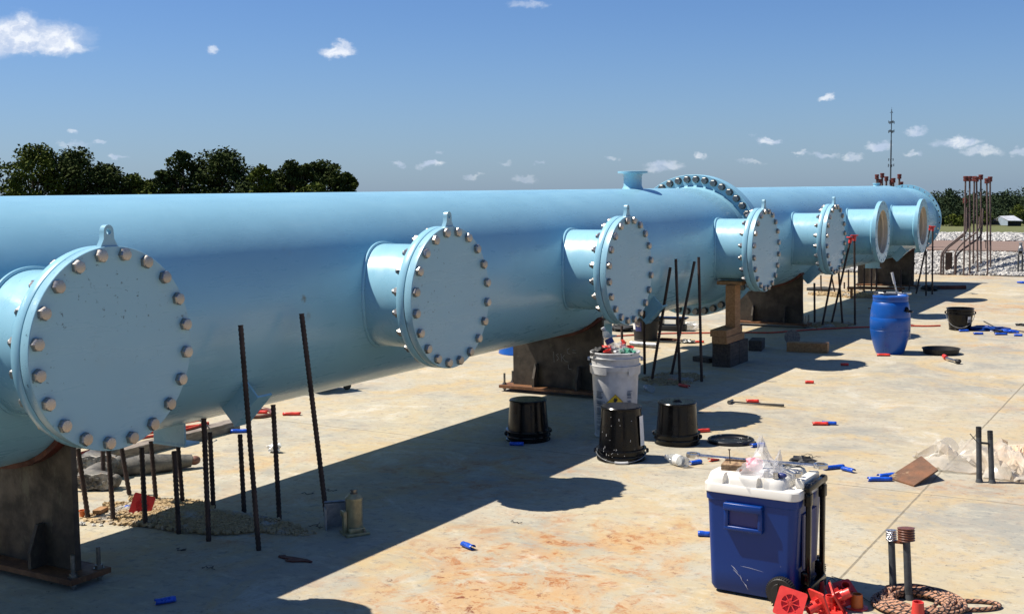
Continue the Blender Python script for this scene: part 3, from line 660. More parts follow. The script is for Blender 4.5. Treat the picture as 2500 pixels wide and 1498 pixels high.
# ------------------------------------------------------------------ pails, drums, cooler
def pail(name, label, loc, h, rt, rb, col, upside, rz=0.0, handle=True, group=None, tall=False):
    """rt radius at the rim (open end), rb radius at the closed end"""
    t = thing(name, label, 'pail', loc, rz, group)
    def fz(z): return h - z if upside else z
    b = MB(); prof = [(.001, 0), (rb - .006, 0), (rb, .006), (rb, .012), (rb - .004, .016)]
    z1 = h - (.10 if tall else .078); slope = (rt - rb) / h
    prof += [(rb + slope * z1, z1), (rt + .011, z1 + .001), (rt + .012, z1 + .008), (rt + .001, z1 + .011)]
    z2 = h - (.045 if tall else .04); prof += [(rt, z2), (rt + .010, z2 + .001), (rt + .011, z2 + .007), (rt + .001, z2 + .010), (rt + .001, h - .010), (rt + .008, h - .009), (rt + .008, h - .002), (rt + .004, h), (rt - .004, h), (rt - .006, h - .03), (rb - .004, .012), (.001, .010)]
    b.lathe([(r, fz(z)) for r, z in prof], seg=56, cap=False); b.build('bucket_body', col, t, smooth=40)
    if handle:
        hz = fz(h - .055)
        for sx in (-1, 1):
            e = MB(); e.lathe([(.016, 0), (.016, .012), (.010, .018)], axis_m((sx * (rt + .008), 0, hz), (sx, 0, 0)), seg=12); e.build('handle_ear', col, t)
    return t
def bail(t, r, z, ang, drop, grip=True, m='galv'):
    """wire handle swung round to the local direction ang (radians from -Y), ends at +-r on local X"""
    b = MB(); pts = []
    for k in range(25):
        a = PI * k / 24; pts.append(Vector((r * math.cos(a), -(r + .015) * math.sin(a) * math.cos(ang), z + (r + .015) * math.sin(a) * math.sin(ang) - drop * math.sin(a))))
    b.tube(pts, .0028, 6); h = b.build('wire_handle', m, t)
    if grip:
        g_ = MB(); g_.tube(pts[10:15], .0085, 8); g_.build('grip', 'white_pl' if m == 'galv' else m, h)
def decal(name, m, t, r0, r1, z0, z1, a0, a1, off=.0016, n=10):
    """thin label wrapped on a tapering pail; r0 radius at z0, r1 at z1"""
    vs, fs = [], []
    for i in range(n + 1):
        a = a0 + (a1 - a0) * i / n
        for r, z in ((r0, z0), (r1, z1)): vs.append(((r + off) * math.sin(a), -(r + off) * math.cos(a), z))
    for i in range(n): fs.append((2 * i, 2 * i + 2, 2 * i + 3, 2 * i + 1))
    return raw(name, vs, fs, m, t, True)

gp = 'black pails standing around the white pail'
CF = lambda p: math.atan2(CAM.x - p[0], -(CAM.y - p[1]))        # turns the local -Y side of a thing towards the viewer's place
p = G(1503, 1108); t = pail('pail', 'tall black pail upside down, white paint specks, in front of the white pail', p, .345, .150, .131, 'black', True, CF(p), group=gp)
bail(t, .162, .055, 0.0, .045)
decal('paper_label', 'paper', t, .150, .140, .10, .29, .95, 1.35)
sp = MB(); rr = random.Random(5)
for _ in range(24):
    a = rr.gauss(-.35, .35); z = rr.uniform(.04, .33) if rr.random() < .4 else rr.uniform(.04, .10); r = .1515 - (z - .07) * .055 if z > .08 else .164
    sp.blob((r * math.sin(a), -r * math.cos(a), z), (.0022, .0022, rr.choice((.002, .003, .010))), 1, 0)
for _ in range(38):
    a = rr.uniform(0, 6.28); q = rr.uniform(.02, .12); sp.blob((q * math.cos(a) * .6 + .05, q * math.sin(a) * .6 + .02, .336 if q > .2 else .3365), (rr.uniform(.003, .013), .0025, .0012), 1, 0)
sp.build('paint_spatter', 'white_pl', t)
p = G(1278, 1062); t = pail('pail', 'short black pail upside down in full shade, leftmost pail on the slab', p, .285, .146, .131, 'black', True, CF(p) + .3, group=gp)
p = G(1638, 1070); t = pail('pail', 'short black pail upside down right of the speckled tall one, beside the loose lid', p, .285, .147, .131, 'black', True, CF(p) - .3, group=gp)
for tt in (t,):
    c = MB(); c.lathe([(.035, .2855), (.035, .288), (.028, .290), (.028, .2855)], seg=20); c.build('moulded_ring', 'black', tt)
p = G(1768, 1068); t = thing('loose_lid', 'loose black pail lid with white smears lying beside the right pail', 'lid', p, .2)
b = MB(); b.lathe([(.001, .006), (.128, .006), (.136, .012), (.138, .024), (.150, .026), (.158, .020), (.160, .002), (.154, .002), (.152, .018)], seg=56, cap=False); b.build('lid_disc', 'smeared', t)
p = G(2322, 797); t = pail('pail', 'upright black pail with wire handle and small white label, right of the blue drum', p, .262, .152, .128, 'black', False, CF(p), group=gp)
bail(t, .162, .205, -.2, .13, grip=False)
decal('paper_label', 'paper', t, .141, .147, .10, .17, .62, .92); decal('label_print', 'inkgrey', t, .142, .145, .105, .135, .66, .88, .0026)

# tall white chemical pail full of rubbish
p = G(1489, 1052); WP = p; wt = pail('pail', 'tall dirty white pail heaped with rubbish, yellow diamond hazard label on its side', p, .600, .168, .148, 'white_pl', False, CF(p), tall=True)
def wr(z): return .148 + (.020) * z / .6
def vtx(z0, pts): pass
def patch(name, m, pts, off, parent, rf=wr):      # small flat shape wrapped on the pail: points (arc metres, height)
    vs = [((rf(z) + off) * math.sin(u / rf(z)), -(rf(z) + off) * math.cos(u / rf(z)), z) for u, z in pts]
    return raw(name, vs, [tuple(range(len(vs)))], m, parent)
def fan(name, m, pts, off, parent, rf=wr):         # the same, split so that it follows the curve
    b = bmesh.new(); vv = [b.verts.new((u, z, 0)) for u, z in pts]; b.faces.new(vv)
    for _ in range(3):
        bmesh.ops.subdivide_edges(b, edges=b.edges[:], cuts=1, use_grid_fill=True)
    bmesh.ops.triangulate(b, faces=b.faces[:])
    for v in b.verts:
        u, z = v.co.x, v.co.y; r = rf(z) + off; v.co = Vector((r * math.sin(u / rf(z)), -r * math.cos(u / rf(z)), z))
    me = bpy.data.meshes.new(name); b.to_mesh(me); b.free(); me.materials.append(M[m]); o = bpy.data.objects.new(name, me); COL.objects.link(o); o.parent = parent; return o
cz = .245; dia = fan('hazard_label', 'yellow', [(0, cz - .075), (.075, cz), (0, cz + .075), (-.075, cz)], .0020, wt)
lb = MB()
def onp(u, z, off): r = wr(z) + off; return Vector((r * math.sin(u / wr(z)), -r * math.cos(u / wr(z)), z))
for q in [((0, cz - .072), (.072, cz)), ((.072, cz), (0, cz + .072)), ((0, cz + .072), (-.072, cz)), ((-.072, cz), (0, cz - .072))]:
    lb.tube([onp(q[0][0] + (q[1][0] - q[0][0]) * k / 6, q[0][1] + (q[1][1] - q[0][1]) * k / 6, .0026) for k in range(7)], .0013, 4)
lb.tube([onp(.013 * math.cos(2 * PI * k / 18), cz + .008 + .013 * math.sin(2 * PI * k / 18), .0026) for k in range(18)], .0028, 5, close=True)
lb.tube([onp(-.016, cz - .012, .0026), onp(.016, cz - .012, .0026)], .0022, 5)
lb.build('symbol_print', 'inkblack', dia)
fan('symbol_flame', 'inkblack', [(-.010, cz + .024), (-.017, cz + .036), (-.010, cz + .034), (-.008, cz + .052), (0, cz + .042), (.004, cz + .060), (.010, cz + .040), (.016, cz + .046), (.012, cz + .026), (0, cz + .020)], .0028, dia)
tx = MB()
rr = random.Random(9)
for (u0, u1, z0, z1) in ((-.150, -.070, .06, .33), (.085, .130, .18, .335)):
    z = z1
    while z > z0:
        big = rr.random() < .16; hh = .0042 if big else .0024; e = u0 + (u1 - u0) * rr.uniform(.55, 1.0)
        tx.tube([onp(u0 + (e - u0) * k / 6, z, .0018) for k in range(7)], hh * .8, 4); z -= .0085 if not big else .013
        if rr.random() < .12: z -= .012
tx.build('label_print', 'inkgrey', wt)
tp = MB()                                          # torn tape hanging under the rim
for a0_, a1_, zz in ((-1.5, -.35, .045), (-.35, .55, .02), (.55, 1.5, .05), (-2.4, -1.5, .03)):
    n = 10; rings = []
    for k in range(n + 1):
        a = a0_ + (a1_ - a0_) * k / n; lo = .495 - zz - .008 * noise.noise(Vector((a * 4, 1, 2)))
        rings.append([Vector((r * math.sin(a), -r * math.cos(a), z)) for r, z in ((.176, .502), (.179, .502), (.176, lo), (.173, lo))])
    tp.poly_rings(rings)
tp.build('torn_lid_skirt', 'white_pl', wt)
# rubbish in the white pail
def local(p, dx, dy, z, ca):                        # dx to the right, dy away, as seen from the path
    return Vector((p[0] + dx * math.cos(ca) - dy * math.sin(ca), p[1] + dx * math.sin(ca) + dy * math.cos(ca), z))
ca = CF(WP)
def bottle(label, loc, direction, length=.20, r=.031, cap='white_pl', band='navy', name='plastic_bottle'):
    t = thing(name, label, 'bottle', loc); m4 = Vector(direction).normalized().to_track_quat('Z', 'Y').to_matrix().to_4x4()
    b = MB(); s_ = length / .2
    pr = [(.001, 0), (r * .8, 0), (r, .006), (r * .93, .02), (r, .03), (r * .95, .045), (r, .055), (r, .10), (r * .96, .11), (r, .12), (r * .8, .15), (.0125, .178), (.0125, .186)]
    b.lathe([(q, z * s_) for q, z in pr], m4, seg=24, cap=False); b.build('bottle_body', 'pet', t)
    c = MB(); c.lathe([(.0145, 0), (.0145, .014), (.012, .016)], m4 @ Matrix.Translation((0, 0, .186 * s_)), seg=16); c.build('bottle_cap', cap, t)
    if band:
        c = MB(); c.lathe([(r + .0008, .055 * s_), (r + .0008, .10 * s_)], m4, seg=24, cap=False); c.build('bottle_label', band, t)
    return t
bottle('clear water bottle with navy label leaning out of the rubbish in the white pail', local(WP, -.012, -.03, .615, ca), local((0, 0, 0), -.42, .05, .85, ca), .165, .029)
def crumple(name, label, cat, c, sz, m, seed, amp=.6, fr=2.2, sub=3, group=None):
    t = thing(name, label, cat, c, group=group); b = MB(); b.blob((0, 0, 0), sz, sub, amp, fr, seed=seed); b.build('crumpled_surface', m, t, smooth=25)
    return t
def single(o, label, cat, group=None): return tag(o, label, cat, group)
def lump(name, label, cat, c, sz, m, seed, amp=.6, fr=2.2, sub=3, group=None):
    b = MB(); b.blob((0, 0, 0), sz, sub, amp, fr, seed=seed); o = b.build(name, m, smooth=25); o.location = c; return tag(o, label, cat, group)
lump('snack_wrapper', 'crumpled clear and red wrapper below the bottle in the white pail', 'wrapper', local(WP, .03, -.06, .615, ca), (.055, .04, .045), 'film', 3.1, .9)
lump('red_wrapper', 'dark red wrapper behind the bottle in the white pail', 'wrapper', local(WP, .055, -.01, .635, ca), (.022, .02, .045), 'redsleeve', 8.1, .7)
lump('green_rag', 'green rag between the bottle and the red tube in the white pail', 'rag', local(WP, .075, -.075, .600, ca), (.06, .045, .025), 'green', 1.1, .8)
lump('dark_rag', 'black rag at the left rim of the white pail', 'rag', local(WP, -.105, -.02, .595, ca), (.055, .07, .035), 'blackmatte', 4.4, .8)
lump('packed_rubbish', 'dark mixed rubbish filling the white pail up to its rim', 'rubbish', local(WP, 0, 0, .545, ca), (.145, .145, .06), 'rebar', 6.4, .3)
def openring(name, label, c, d, r, h, m):
    b = MB(); m4 = Vector(d).normalized().to_track_quat('Z', 'Y').to_matrix().to_4x4(); b.lathe([(r, 0), (r, h), (r + .004, h), (r + .004, h - .006), (r - .004, h - .006), (r - .004, 0)], m4, seg=20, cap=False)
    o = b.build(name, m); o.location = c; return tag(o, label, 'cap')
openring('plastic_ring', 'open red plastic tube standing at the right of the rubbish in the white pail', local(WP, .098, -.02, .590, ca), (.2, -.1, 1), .024, .045, 'redcap')
openring('plastic_ring', 'short faded red ring at the left front of the rubbish in the white pail', local(WP, -.045, -.10, .590, ca), (-.3, -.3, 1), .026, .030, 'redcap')
lump('red_scrap', 'bright red scrap left of the bottle in the white pail', 'scrap', local(WP, -.05, .04, .620, ca), (.045, .02, .014), 'redcap', 2.2, .5)

# blue plastic drums
def drum(loc, label, h=.60, rz=0.0, tools=True):
    t = thing('plastic_drum', label, 'drum', loc, rz, group='blue plastic drums'); b = MB()
    R0 = .200; k = h / .6
    pr = [(.001, .012), (.120, .012), (.126, 0), (.138, .0), (.150, .03), (.168, .09), (.187, .16), (.199, .235), (.2005, .245), (.1985, .247), (.201, .252), (.203, .33), (.2015, .375), (.2000, .377), (.2005, .382), (.197, .43), (.186, .50), (.176, .535), (.170, .540)]
    b.lathe([(r, z * k) for r, z in pr], seg=64, cap=False); b.build('drum_body', 'barrel', t, smooth=50)
    l = MB(); l.lathe([(.170, .538 * k), (.176, .542 * k), (.177, .566 * k), (.172, .568 * k), (.172, .576 * k), (.178, .578 * k), (.178, .598 * k), (.170, .602 * k), (.160, .590 * k), (.001, .588 * k)], seg=64, cap=False); l.build('drum_lid', 'barrel', t, smooth=30)
    for a in (.95, .95 + PI):
        hb = MB(); c = Vector((math.sin(a), -math.cos(a), 0)); s_ = Vector((math.cos(a), math.sin(a), 0)); z = .455 * k
        hb.blob(c * .195 + Vector((0, 0, z + .01)), (.024, .024, .03), 2, .1)
        hb.tube([c * .19 + s_ * .03 + Vector((0, 0, z)), c * .245 + s_ * .033 + Vector((0, 0, z - .006)), c * .258 + Vector((0, 0, z - .010)), c * .245 - s_ * .033 + Vector((0, 0, z - .006)), c * .19 - s_ * .03 + Vector((0, 0, z))], .0075, 8)
        hb.build('handle', 'black', t)
    return t
p = G(2152, 853); DR = p; ca2 = CF(p); dt_ = drum(p, 'blue plastic drum with black handles and wrenches lying on its lid', rz=ca2); decal('paper_label', 'paper', dt_, .201, .203, .16, .30, 1.30, 1.50)
P = S(1283, 860); t = thing('steel_drum', 'dark blue drum mostly hidden behind the pipe, left of the chalked support', 'drum', P, group='blue plastic drums')
b = MB(); b.lathe([(.001, .01), (.275, .01), (.280, 0), (.288, 0), (.290, .012), (.286, .02), (.286, .27), (.294, .285), (.286, .30), (.286, .56), (.294, .575), (.286, .59), (.286, .86), (.291, .87), (.28, .87), (.275, .86), (.001, .86)], seg=56, cap=False); b.build('drum_body', 'barrel', t, smooth=40)
def wrench(label, A, B_, r=.011, ring=.036, name='wrench', handle=None, tilt=0.0, group='steel hand tools'):
    A, B_ = Vector(A), Vector(B_); mid = (A + B_) / 2; t = thing(name, label, 'wrench', mid, group=group); d = (B_ - A).normalized(); L = (B_ - A).length; sd_ = d.cross(Vector((0, 0, 1))).normalized()
    s_ = MB(); s_.tube([A - mid + d * ring * .8, A - mid + d * L * .2, Vector((0, 0, 0)), B_ - mid - d * L * .2, B_ - mid - d * ring * .8], [r * 1.25, r, r * .95, r, r * 1.25], 10, flat=.6); s_.build('shaft', 'chrome', t)
    up = sd_.cross(d).normalized()
    for e, sg, nm in ((A - mid, 1, 'ring_end'), (B_ - mid, -1, 'open_end')):
        h = MB(); m4 = axis_m(e - up * .009, up)
        h.lathe([(ring * .62, 0), (ring, .001), (ring * 1.04, .009), (ring, .018), (ring * .62, .018)], m4, seg=24, cap=False); h.lathe([(ring * .62, 0), (ring * .62, .018)], m4, seg=12, cap=False); h.build(nm, 'chrome', t)
    return t
tz = .607
wrench('big ring wrench lying across the blue drum lid, its bright eye past the rim', local(DR, .165, .02, tz + .012, ca2) , local(DR, -.12, -.02, tz + .004, ca2), .010, .040)
t = thing('breaker_bar', 'chrome bar with white grip standing tilted on the blue drum', 'ratchet bar', local(DR, .065, -.02, tz, ca2), group='steel hand tools')
b = MB(); d = local((0, 0, 0), -.055, .0, .23, ca2); b.tube([Vector((0, 0, 0)), d * .55], .009, 10); b.build('shaft', 'chrome', t); b = MB(); b.tube([d * .5, d], .0135, 12); b.build('grip', 'white_pl', t)
for i, (dx, dy, L_, lb_) in enumerate(((-.14, .0, .03, 'steel socket at the left edge of the drum lid'), (-.085, -.03, .035, 'dull steel socket near the left of the drum lid'), (.0, -.085, .07, 'socket extension lying at the front of the drum lid'))):
    b = MB(); b.cyl((-L_, 0, .016), (L_, 0, .016), .016, .014, 16); o = b.build('socket', 'nut'); o.location = local(DR, dx, dy, tz - .004, ca2); o.rotation_euler = (0, 0, ca2 + (.3, -.6, .1)[i]); tag(o, lb_, 'socket', 'steel hand tools')
b = MB(); b.cyl((0, 0, 0), (0, 0, .05), .014, .018, 16); o = b.build('socket', 'blackmatte'); o.location = local(DR, -.06, .06, tz - .012, ca2); tag(o, 'black socket standing upright on the blue drum lid', 'socket', 'steel hand tools')
b = MB(); b.cyl((-.13, 0, .012), (.13, 0, .012), .012, seg=14); o = b.build('steel_bar', 'galv'); o.location = local(DR, -.02, .09, tz - .003, ca2); o.rotation_euler = (0, 0, ca2 - .1); tag(o, 'grey steel bar along the back of the blue drum lid', 'bar', 'steel hand tools')

# rolling cooler
CR = Vector((2.926, 4.717, 0)); crz = R(-2.2)
ct = thing('rolling_cooler', 'blue rolling cooler with white lid, black wheels and folded pull handle', 'cooler', CR, crz)
CW, CD = .408, .350
ct.scale = (1, 1, 1.055)
def loft(b, rings, m=None, n=6):
    out = []
    for z, w_, d_, r_, ox, oy in rings: out.append([Vector((CW / 2 + ox + x, CD / 2 + oy + y, z)) for x, y in rrect(w_, d_, r_, n)])
    V = b.poly_rings(out)
b = MB(); loft(b, [(.012, CW - .055, CD - .05, .03, 0, 0), (.03, CW - .035, CD - .03, .035, 0, 0), (.10, CW - .03, CD - .026, .035, 0, 0), (.36, CW - .014, CD - .012, .035, 0, 0), (.385, CW - .01, CD - .008, .035, 0, 0), (.388, CW, CD, .035, 0, 0), (.418, CW + .002, CD + .002, .035, 0, 0)]); b.build('cooler_body', 'cooler', ct, smooth=40)
b = MB(); loft(b, [(.419, CW + .010, CD + .010, .04, 0, 0), (.421, CW + .016, CD + .016, .043, 0, 0), (.450, CW + .016, CD + .016, .043, 0, 0), (.455, CW + .008, CD + .008, .04, 0, 0)]); lid = b.build('lid', 'cooler_lid', ct, smooth=40)
b = MB()                                          # raised part of the lid with two notches in its front edge
def lidpoly(inset, cut):
    w_, d_ = CW - .055 - inset * 2, CD - 2 * inset; x0, y0 = inset - .002, inset
    pts = []
    pts += [(x0, y0 + .04), (x0 + .012, y0 + .012), (x0 + .04, y0)]
    for nx in (.095, .245):
        pts += [(nx - .012 + cut, y0), (nx - .010 + cut, y0 + .016 - cut), (nx - .004, y0 + .024 - cut), (nx + .006, y0 + .024 - cut), (nx + .012 - cut, y0 + .014 - cut), (nx + .020 - cut, y0)]
    pts += [(x0 + w_ - .04, y0), (x0 + w_ - .012, y0 + .012), (x0 + w_, y0 + .04), (x0 + w_, y0 + d_ - .04), (x0 + w_ - .04, y0 + d_), (x0 + .04, y0 + d_), (x0, y0 + d_ - .04)]
    return pts
rg = [[Vector((x, y, z)) for x, y in lidpoly(i, c)] for z, i, c in ((.4552, .001, 0), (.470, .004, 0), (.490, .012, .001), (.496, .022, .002))]
b.poly_rings(rg); b.build('lid_top', 'cooler_lid', lid, smooth=45)
b = MB(); b.box((CW - .015, CD / 2, .474), (.040, CD * .55, .036), bev=.005); b.build('lid_hinge', 'cooler_lid', lid)
b = MB()                                          # moulded grip on the front: frame around a pocket
fx0, fx1, fz0, fz1 = .095, .265, .275, .385
for c, s_ in ((((fx0 + fx1) / 2, -.006, fz1 - .014), (fx1 - fx0, .034, .030)), (((fx0 + fx1) / 2, -.003, fz0 + .008), (fx1 - fx0, .024, .018)), ((fx0 + .010, -.003, (fz0 + fz1) / 2), (.020, .024, fz1 - fz0 - .02)), ((fx1 - .010, -.003, (fz0 + fz1) / 2), (.020, .024, fz1 - fz0 - .02))):
    b.box(c, s_, bev=.005)
gr = b.build('front_grip', 'cooler', ct, smooth=50)
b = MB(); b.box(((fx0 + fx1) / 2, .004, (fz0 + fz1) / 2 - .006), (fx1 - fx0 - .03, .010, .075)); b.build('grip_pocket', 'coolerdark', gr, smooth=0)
b = MB(); b.box((CW - .003, CD / 2, .24), (.006, .17, .22)); b.build('side_label', 'dulllabel', ct, smooth=0)
b = MB()
for x0, z0, x1, z1, h_ in ((.118, .125, .150, .098, .0022), (.128, .108, .160, .082, .0016), (.158, .090, .172, .062, .0024), (.172, .066, .196, .034, .0014), (.184, .056, .192, .040, .0022), (.190, .074, .196, .071, .0022), (.145, .128, .262, .118, .0008), (.165, .178, .178, .172, .0016)):
    b.tube([(x0, .0128, z0), ((x0 + x1) / 2, .0124, (z0 + z1) / 2 + .002), (x1, .0128, z1)], [.0004, h_, .0004], 6)
b.build('scratch', 'scratch', ct)
for y_, nm in ((-.014, 0), (CD + .014, 1)):
    wh = thing('wheel', None, None); wh.parent = ct; wh.location = (.350, y_, .059); wh.scale = (1, 1, 1 / 1.055)
    del_ = MB(); pr = [(.036, -.017), (.055, -.017), (.060, -.012), (.062, 0), (.060, .012), (.055, .017), (.036, .017)]
    mw = Matrix.Rotation(PI / 2, 4, 'X'); del_.lathe(pr, mw, seg=48, cap=False)
    for k in range(40):
        a = 2 * PI * k / 40; del_.box((.0605 * math.cos(a), 0, .0605 * math.sin(a)), (.004, .030, .004))
    del_.build('tyre', 'blackmatte', wh, smooth=40)
    hb = MB(); hb.lathe([(.042, -.012), (.036, -.019), (.012, -.020), (.001, -.020)], mw @ Matrix.Rotation(PI, 4, 'X'), seg=32); hb.lathe([(.042, .012), (.001, .014)], mw @ Matrix.Rotation(PI, 4, 'X'), seg=32); hb.build('hub', 'blackmatte', wh, smooth=40)
    sl_ = MB(); sl_.box((.0, -.0205, .022), (.016, .003, .032)); sl_.box((0, -.0205, -.022), (.016, .003, .032)); sl_.build('hub_slot', 'black', wh); ax = MB(); ax.blob((0, -.022, 0), (.005, .004, .005), 2, 0); ax.build('axle_end', 'bolt', wh)
b = MB()
for y_ in (.085, CD - .085):
    b.box((CW + .022, y_, .27), (.020, .026, .42), bev=.004); b.box((CW + .022, y_, .415), (.028, .038, .05), bev=.004); b.box((CW + .010, y_, .10), (.030, .034, .05), bev=.004)
b.box((CW + .018, CD / 2, .045), (.04, CD * .62, .05), bev=.008); b.box((CW + .022, CD / 2, .462), (.028, CD - .11, .030), bev=.010); b.build('pull_handle', 'black', ct, smooth=40)
b = MB(); b.box((CW - .008, -.0, .06), (.0, .0, .0)) if False else None
b.bm.free()
cm = Matrix.Translation(CR) @ Matrix.Rotation(crz, 4, 'Z') @ Matrix.Diagonal((1, 1, 1.055, 1))
def CL_(x, y, z): return cm @ Vector((x, y, z))
# things on the cooler lid
LT = .496
A = S(1677 * K, 1100 * K, .565); Bq = S(1985 * K, 1126 * K, .545)
wrench('long chrome wrench lying across the cooler lid with its ring end sticking out left', A, Bq, .0105, .030)
t = thing('plywood_block', 'square plywood offcut with an upright nail on the cooler lid', 'block', CL_(.10, .12, LT), .15); b = MB(); b.box((0, 0, .0135), (.115, .105, .025)); b.build('board', 'plywood', t, smooth=0)
for i in range(2):
    b = MB(); b.box((0, 0, .009 + i * .009), (.1165, .1065, .0022)); b.build('glue_line', 'darkwood', t, smooth=0)
b = MB(); b.cyl((-.025, -.02, .02), (-.028, -.025, .085), .0022, seg=8); b.cyl((-.028, -.025, .085), (-.028, -.025, .088), .006, seg=12); b.build('nail', 'rebar', t)
# standing crumpled bag
def film_cone(name, label, cat, loc, r, h, m, seed, lean=(0, 0)):
    vs, fs = [], []; N, Lv = 15, 9; r_ = random.Random(int(seed * 10))
    for j in range(Lv + 1):
        z = j / Lv
        for k in range(N):
            a = 2 * PI * (k + r_.uniform(-.3, .3)) / N; f = 1 + .5 * noise.noise(Vector((math.cos(a) * 1.6, math.sin(a) * 1.6, z * 1.6 + seed))); rr_ = r * ((1 - z) ** 1.1 * (.9 + .3 * math.sin(z * 4 + seed)) + .07) * f
            jt = .10 * r * (1 - z * .6); vs.append((rr_ * math.cos(a) + lean[0] * z + r_.uniform(-jt, jt), rr_ * math.sin(a) + lean[1] * z + r_.uniform(-jt, jt), max(0, h * z + r_.uniform(-jt, jt) * (j > 0))))
    for j in range(Lv):
        for k in range(N):
            a_, b_, c_, d_ = j * N + k, j * N + (k + 1) % N, (j + 1) * N + (k + 1) % N, (j + 1) * N + k
            fs += [(a_, b_, c_), (a_, c_, d_)] if r_.random() < .5 else [(a_, b_, d_), (b_, c_, d_)]
    o = raw(name, vs, fs, m, None, True); o.data.set_sharp_from_angle(angle=R(25)); o.location = loc; return tag(o, label, cat)
film_cone('plastic_bag', 'crumpled clear plastic bag standing up like a peak on the cooler lid', 'bag', CL_(.225, .10, LT + .004), .082, .150, 'film', 2.3, (-.02, .03))
film_cone('plastic_bag', 'small clear plastic scrap upright at the right of the peaked bag', 'bag', CL_(.285, .11, LT + .004), .032, .10, 'film', 5.1, (.01, .0))
lump('pink_paper', 'crumpled pink paper showing through the clear bag on the cooler', 'paper', CL_(.196, .075, LT + .036), (.034, .026, .030), 'pink', 2.0, .5)
t = thing('screwdriver', 'screwdriver with dark red handle lying in front of the peaked bag', 'screwdriver', CL_(.20, .035, LT + .012), .1); b = MB(); b.cyl((-.05, 0, 0), (.02, 0, 0), .010, .008, 12); b.build('handle', 'copper', t); b = MB(); b.cyl((.02, 0, 0), (.11, 0, 0), .004, seg=8); b.build('blade', 'chrome', t)
for i, (x, y, s_, lb_) in enumerate(((.265, .035, .012, 'small chrome socket at the front of the cooler lid'), (.285, .045, .010, 'small chrome socket just behind the front one on the cooler lid'), (.305, .035, .013, 'chrome socket beside the navy tin on the cooler lid'), (.255, .05, .009, 'smallest chrome socket by the foot of the peaked bag'))):
    b = MB(); b.cyl((0, 0, 0), (0, 0, .026 + .006 * (i % 2)), s_, s_ * .85, 14); o = b.build('socket', 'chrome'); o.location = CL_(x, y, LT + .001); o.rotation_euler = ((0, 0, 0), (PI / 2, 0, 1), (0, 0, 0), (0, .5, 0))[i]; 
    if i == 1: o.location.z += .011
    tag(o, lb_, 'socket', 'steel hand tools')
lump('navy_tin', 'small navy blue tin on the front edge of the cooler lid', 'tin', CL_(.325, .052, LT + .011), (.022, .014, .011), 'navy', 1.0, .1)
wrench('dark spanner lying diagonally near the right of the cooler lid', CL_(.245, .20, LT + .012), CL_(.385, .075, LT + .014), .006, .014)
wrench('slim spanner beside the diagonal one on the cooler lid', CL_(.24, .245, LT + .012), CL_(.375, .125, LT + .012), .005, .012)
t = thing('pliers', 'dark slip-joint pliers at the back of the cooler lid', 'pliers', CL_(.30, .27, LT + .012), .4)
for sg in (-1, 1):
    b = MB(); b.tube([(-.10, sg * .022, 0), (-.04, sg * .018, 0), (0, 0, .002), (.04, -sg * .010, .004)], [.006, .007, .009, .005], 8); b.build('jaw_arm', 'nut', t)
lump('dark_glove', 'dark work glove crumpled behind the tools on the cooler lid', 'glove', CL_(.32, .31, LT + .02), (.05, .035, .018), 'blackmatte', 3.3, .7)

# ------------------------------------------------------------------ red mushroom caps by the cooler
gcap = 'red square-topped rebar guards heaped beside the cooler'
def mushroom(loc, rot, label, m='redcap', plate=True, group=gcap):
    t = thing('rebar_guard', label, 'safety cap', loc, rot=rot, group=group)
    b = MB(); b.lathe([(.016, .0), (.016, .055), (.020, .055), (.020, .030), (.023, .030), (.023, .0)] if plate else [(.018, 0), (.018, .06), (.022, .06), (.026, 0)], seg=24, cap=False); b.build('socket_tube', m, t, smooth=40)
    if plate:
        b = MB(); bm = b.bm; hole = .036; pts = rrect(.115, .115, .010, 3)
        ov = [bm.verts.new((x, y, 0)) for x, y in pts]; hv = [bm.verts.new((hole * math.cos(2 * PI * k / 24), hole * math.sin(2 * PI * k / 24), 0)) for k in range(24)]
        E = [bm.edges.new((ov[k], ov[(k + 1) % len(ov)])) for k in range(len(ov))] + [bm.edges.new((hv[k], hv[(k + 1) % 24])) for k in range(24)]
        r_ = bmesh.ops.triangle_fill(bm, edges=E, use_beauty=True); ex = bmesh.ops.extrude_face_region(bm, geom=[q for q in r_['geom'] if isinstance(q, bmesh.types.BMFace)], use_keep_orig=True)
        bmesh.ops.translate(bm, verts=[q for q in ex['geom'] if isinstance(q, bmesh.types.BMVert)], vec=(0, 0, -.007))
        for k in range(4): b.box((0, 0, -.004), (.0745, .0035, .010), Matrix.Rotation(PI * k / 4, 4, 'Z'))
        for k in range(8): b.box((.029, 0, .010), (.014, .0025, .016), Matrix.Rotation(PI * k / 4 + .39, 4, 'Z'))
        b.lathe([(.012, -.0095), (.003, -.0095)], seg=12)
        b.lathe([(.037, .001), (.024, .004)], seg=24)
        b.build('top_plate', m, t, smooth=30)
    return t
def face(loc, nrm, spin=0.0):                      # rotation whose local -Z looks along nrm
    return (Vector(nrm).normalized().to_track_quat('-Z', 'Y').to_matrix().to_4x4() @ Matrix.Rotation(spin, 4, 'Z')).to_euler()
ZR = (1860, 1380, .1373)
def RC_(x, y, z): return S(ZR[0] + ZR[2] * x, ZR[1] + ZR[2] * y, z)
mushroom(RC_(505, 670, .058), face(None, (.22, -.86, .45), .25), 'red cap leaning on the cooler wheel, its ribbed square face towards the viewer')
mushroom(RC_(1020, 690, .050), face(None, (.60, .70, .30), .1), 'red cap tipped over with its tube pointing left, in the middle of the heap')
mushroom(RC_(1215, 760, .008), (0, 0, .5), 'red cap standing plate down with its tube up, half in sun')
mushroom(RC_(1350, 560, .055), face(None, (-.80, -.25, -.45), .3), 'red cap on edge with its thin plate slanting to the right')
mushroom(RC_(1010, 500, .0), (0, 0, 0), 'tall dark red tube standing in the cooler shadow', plate=False)
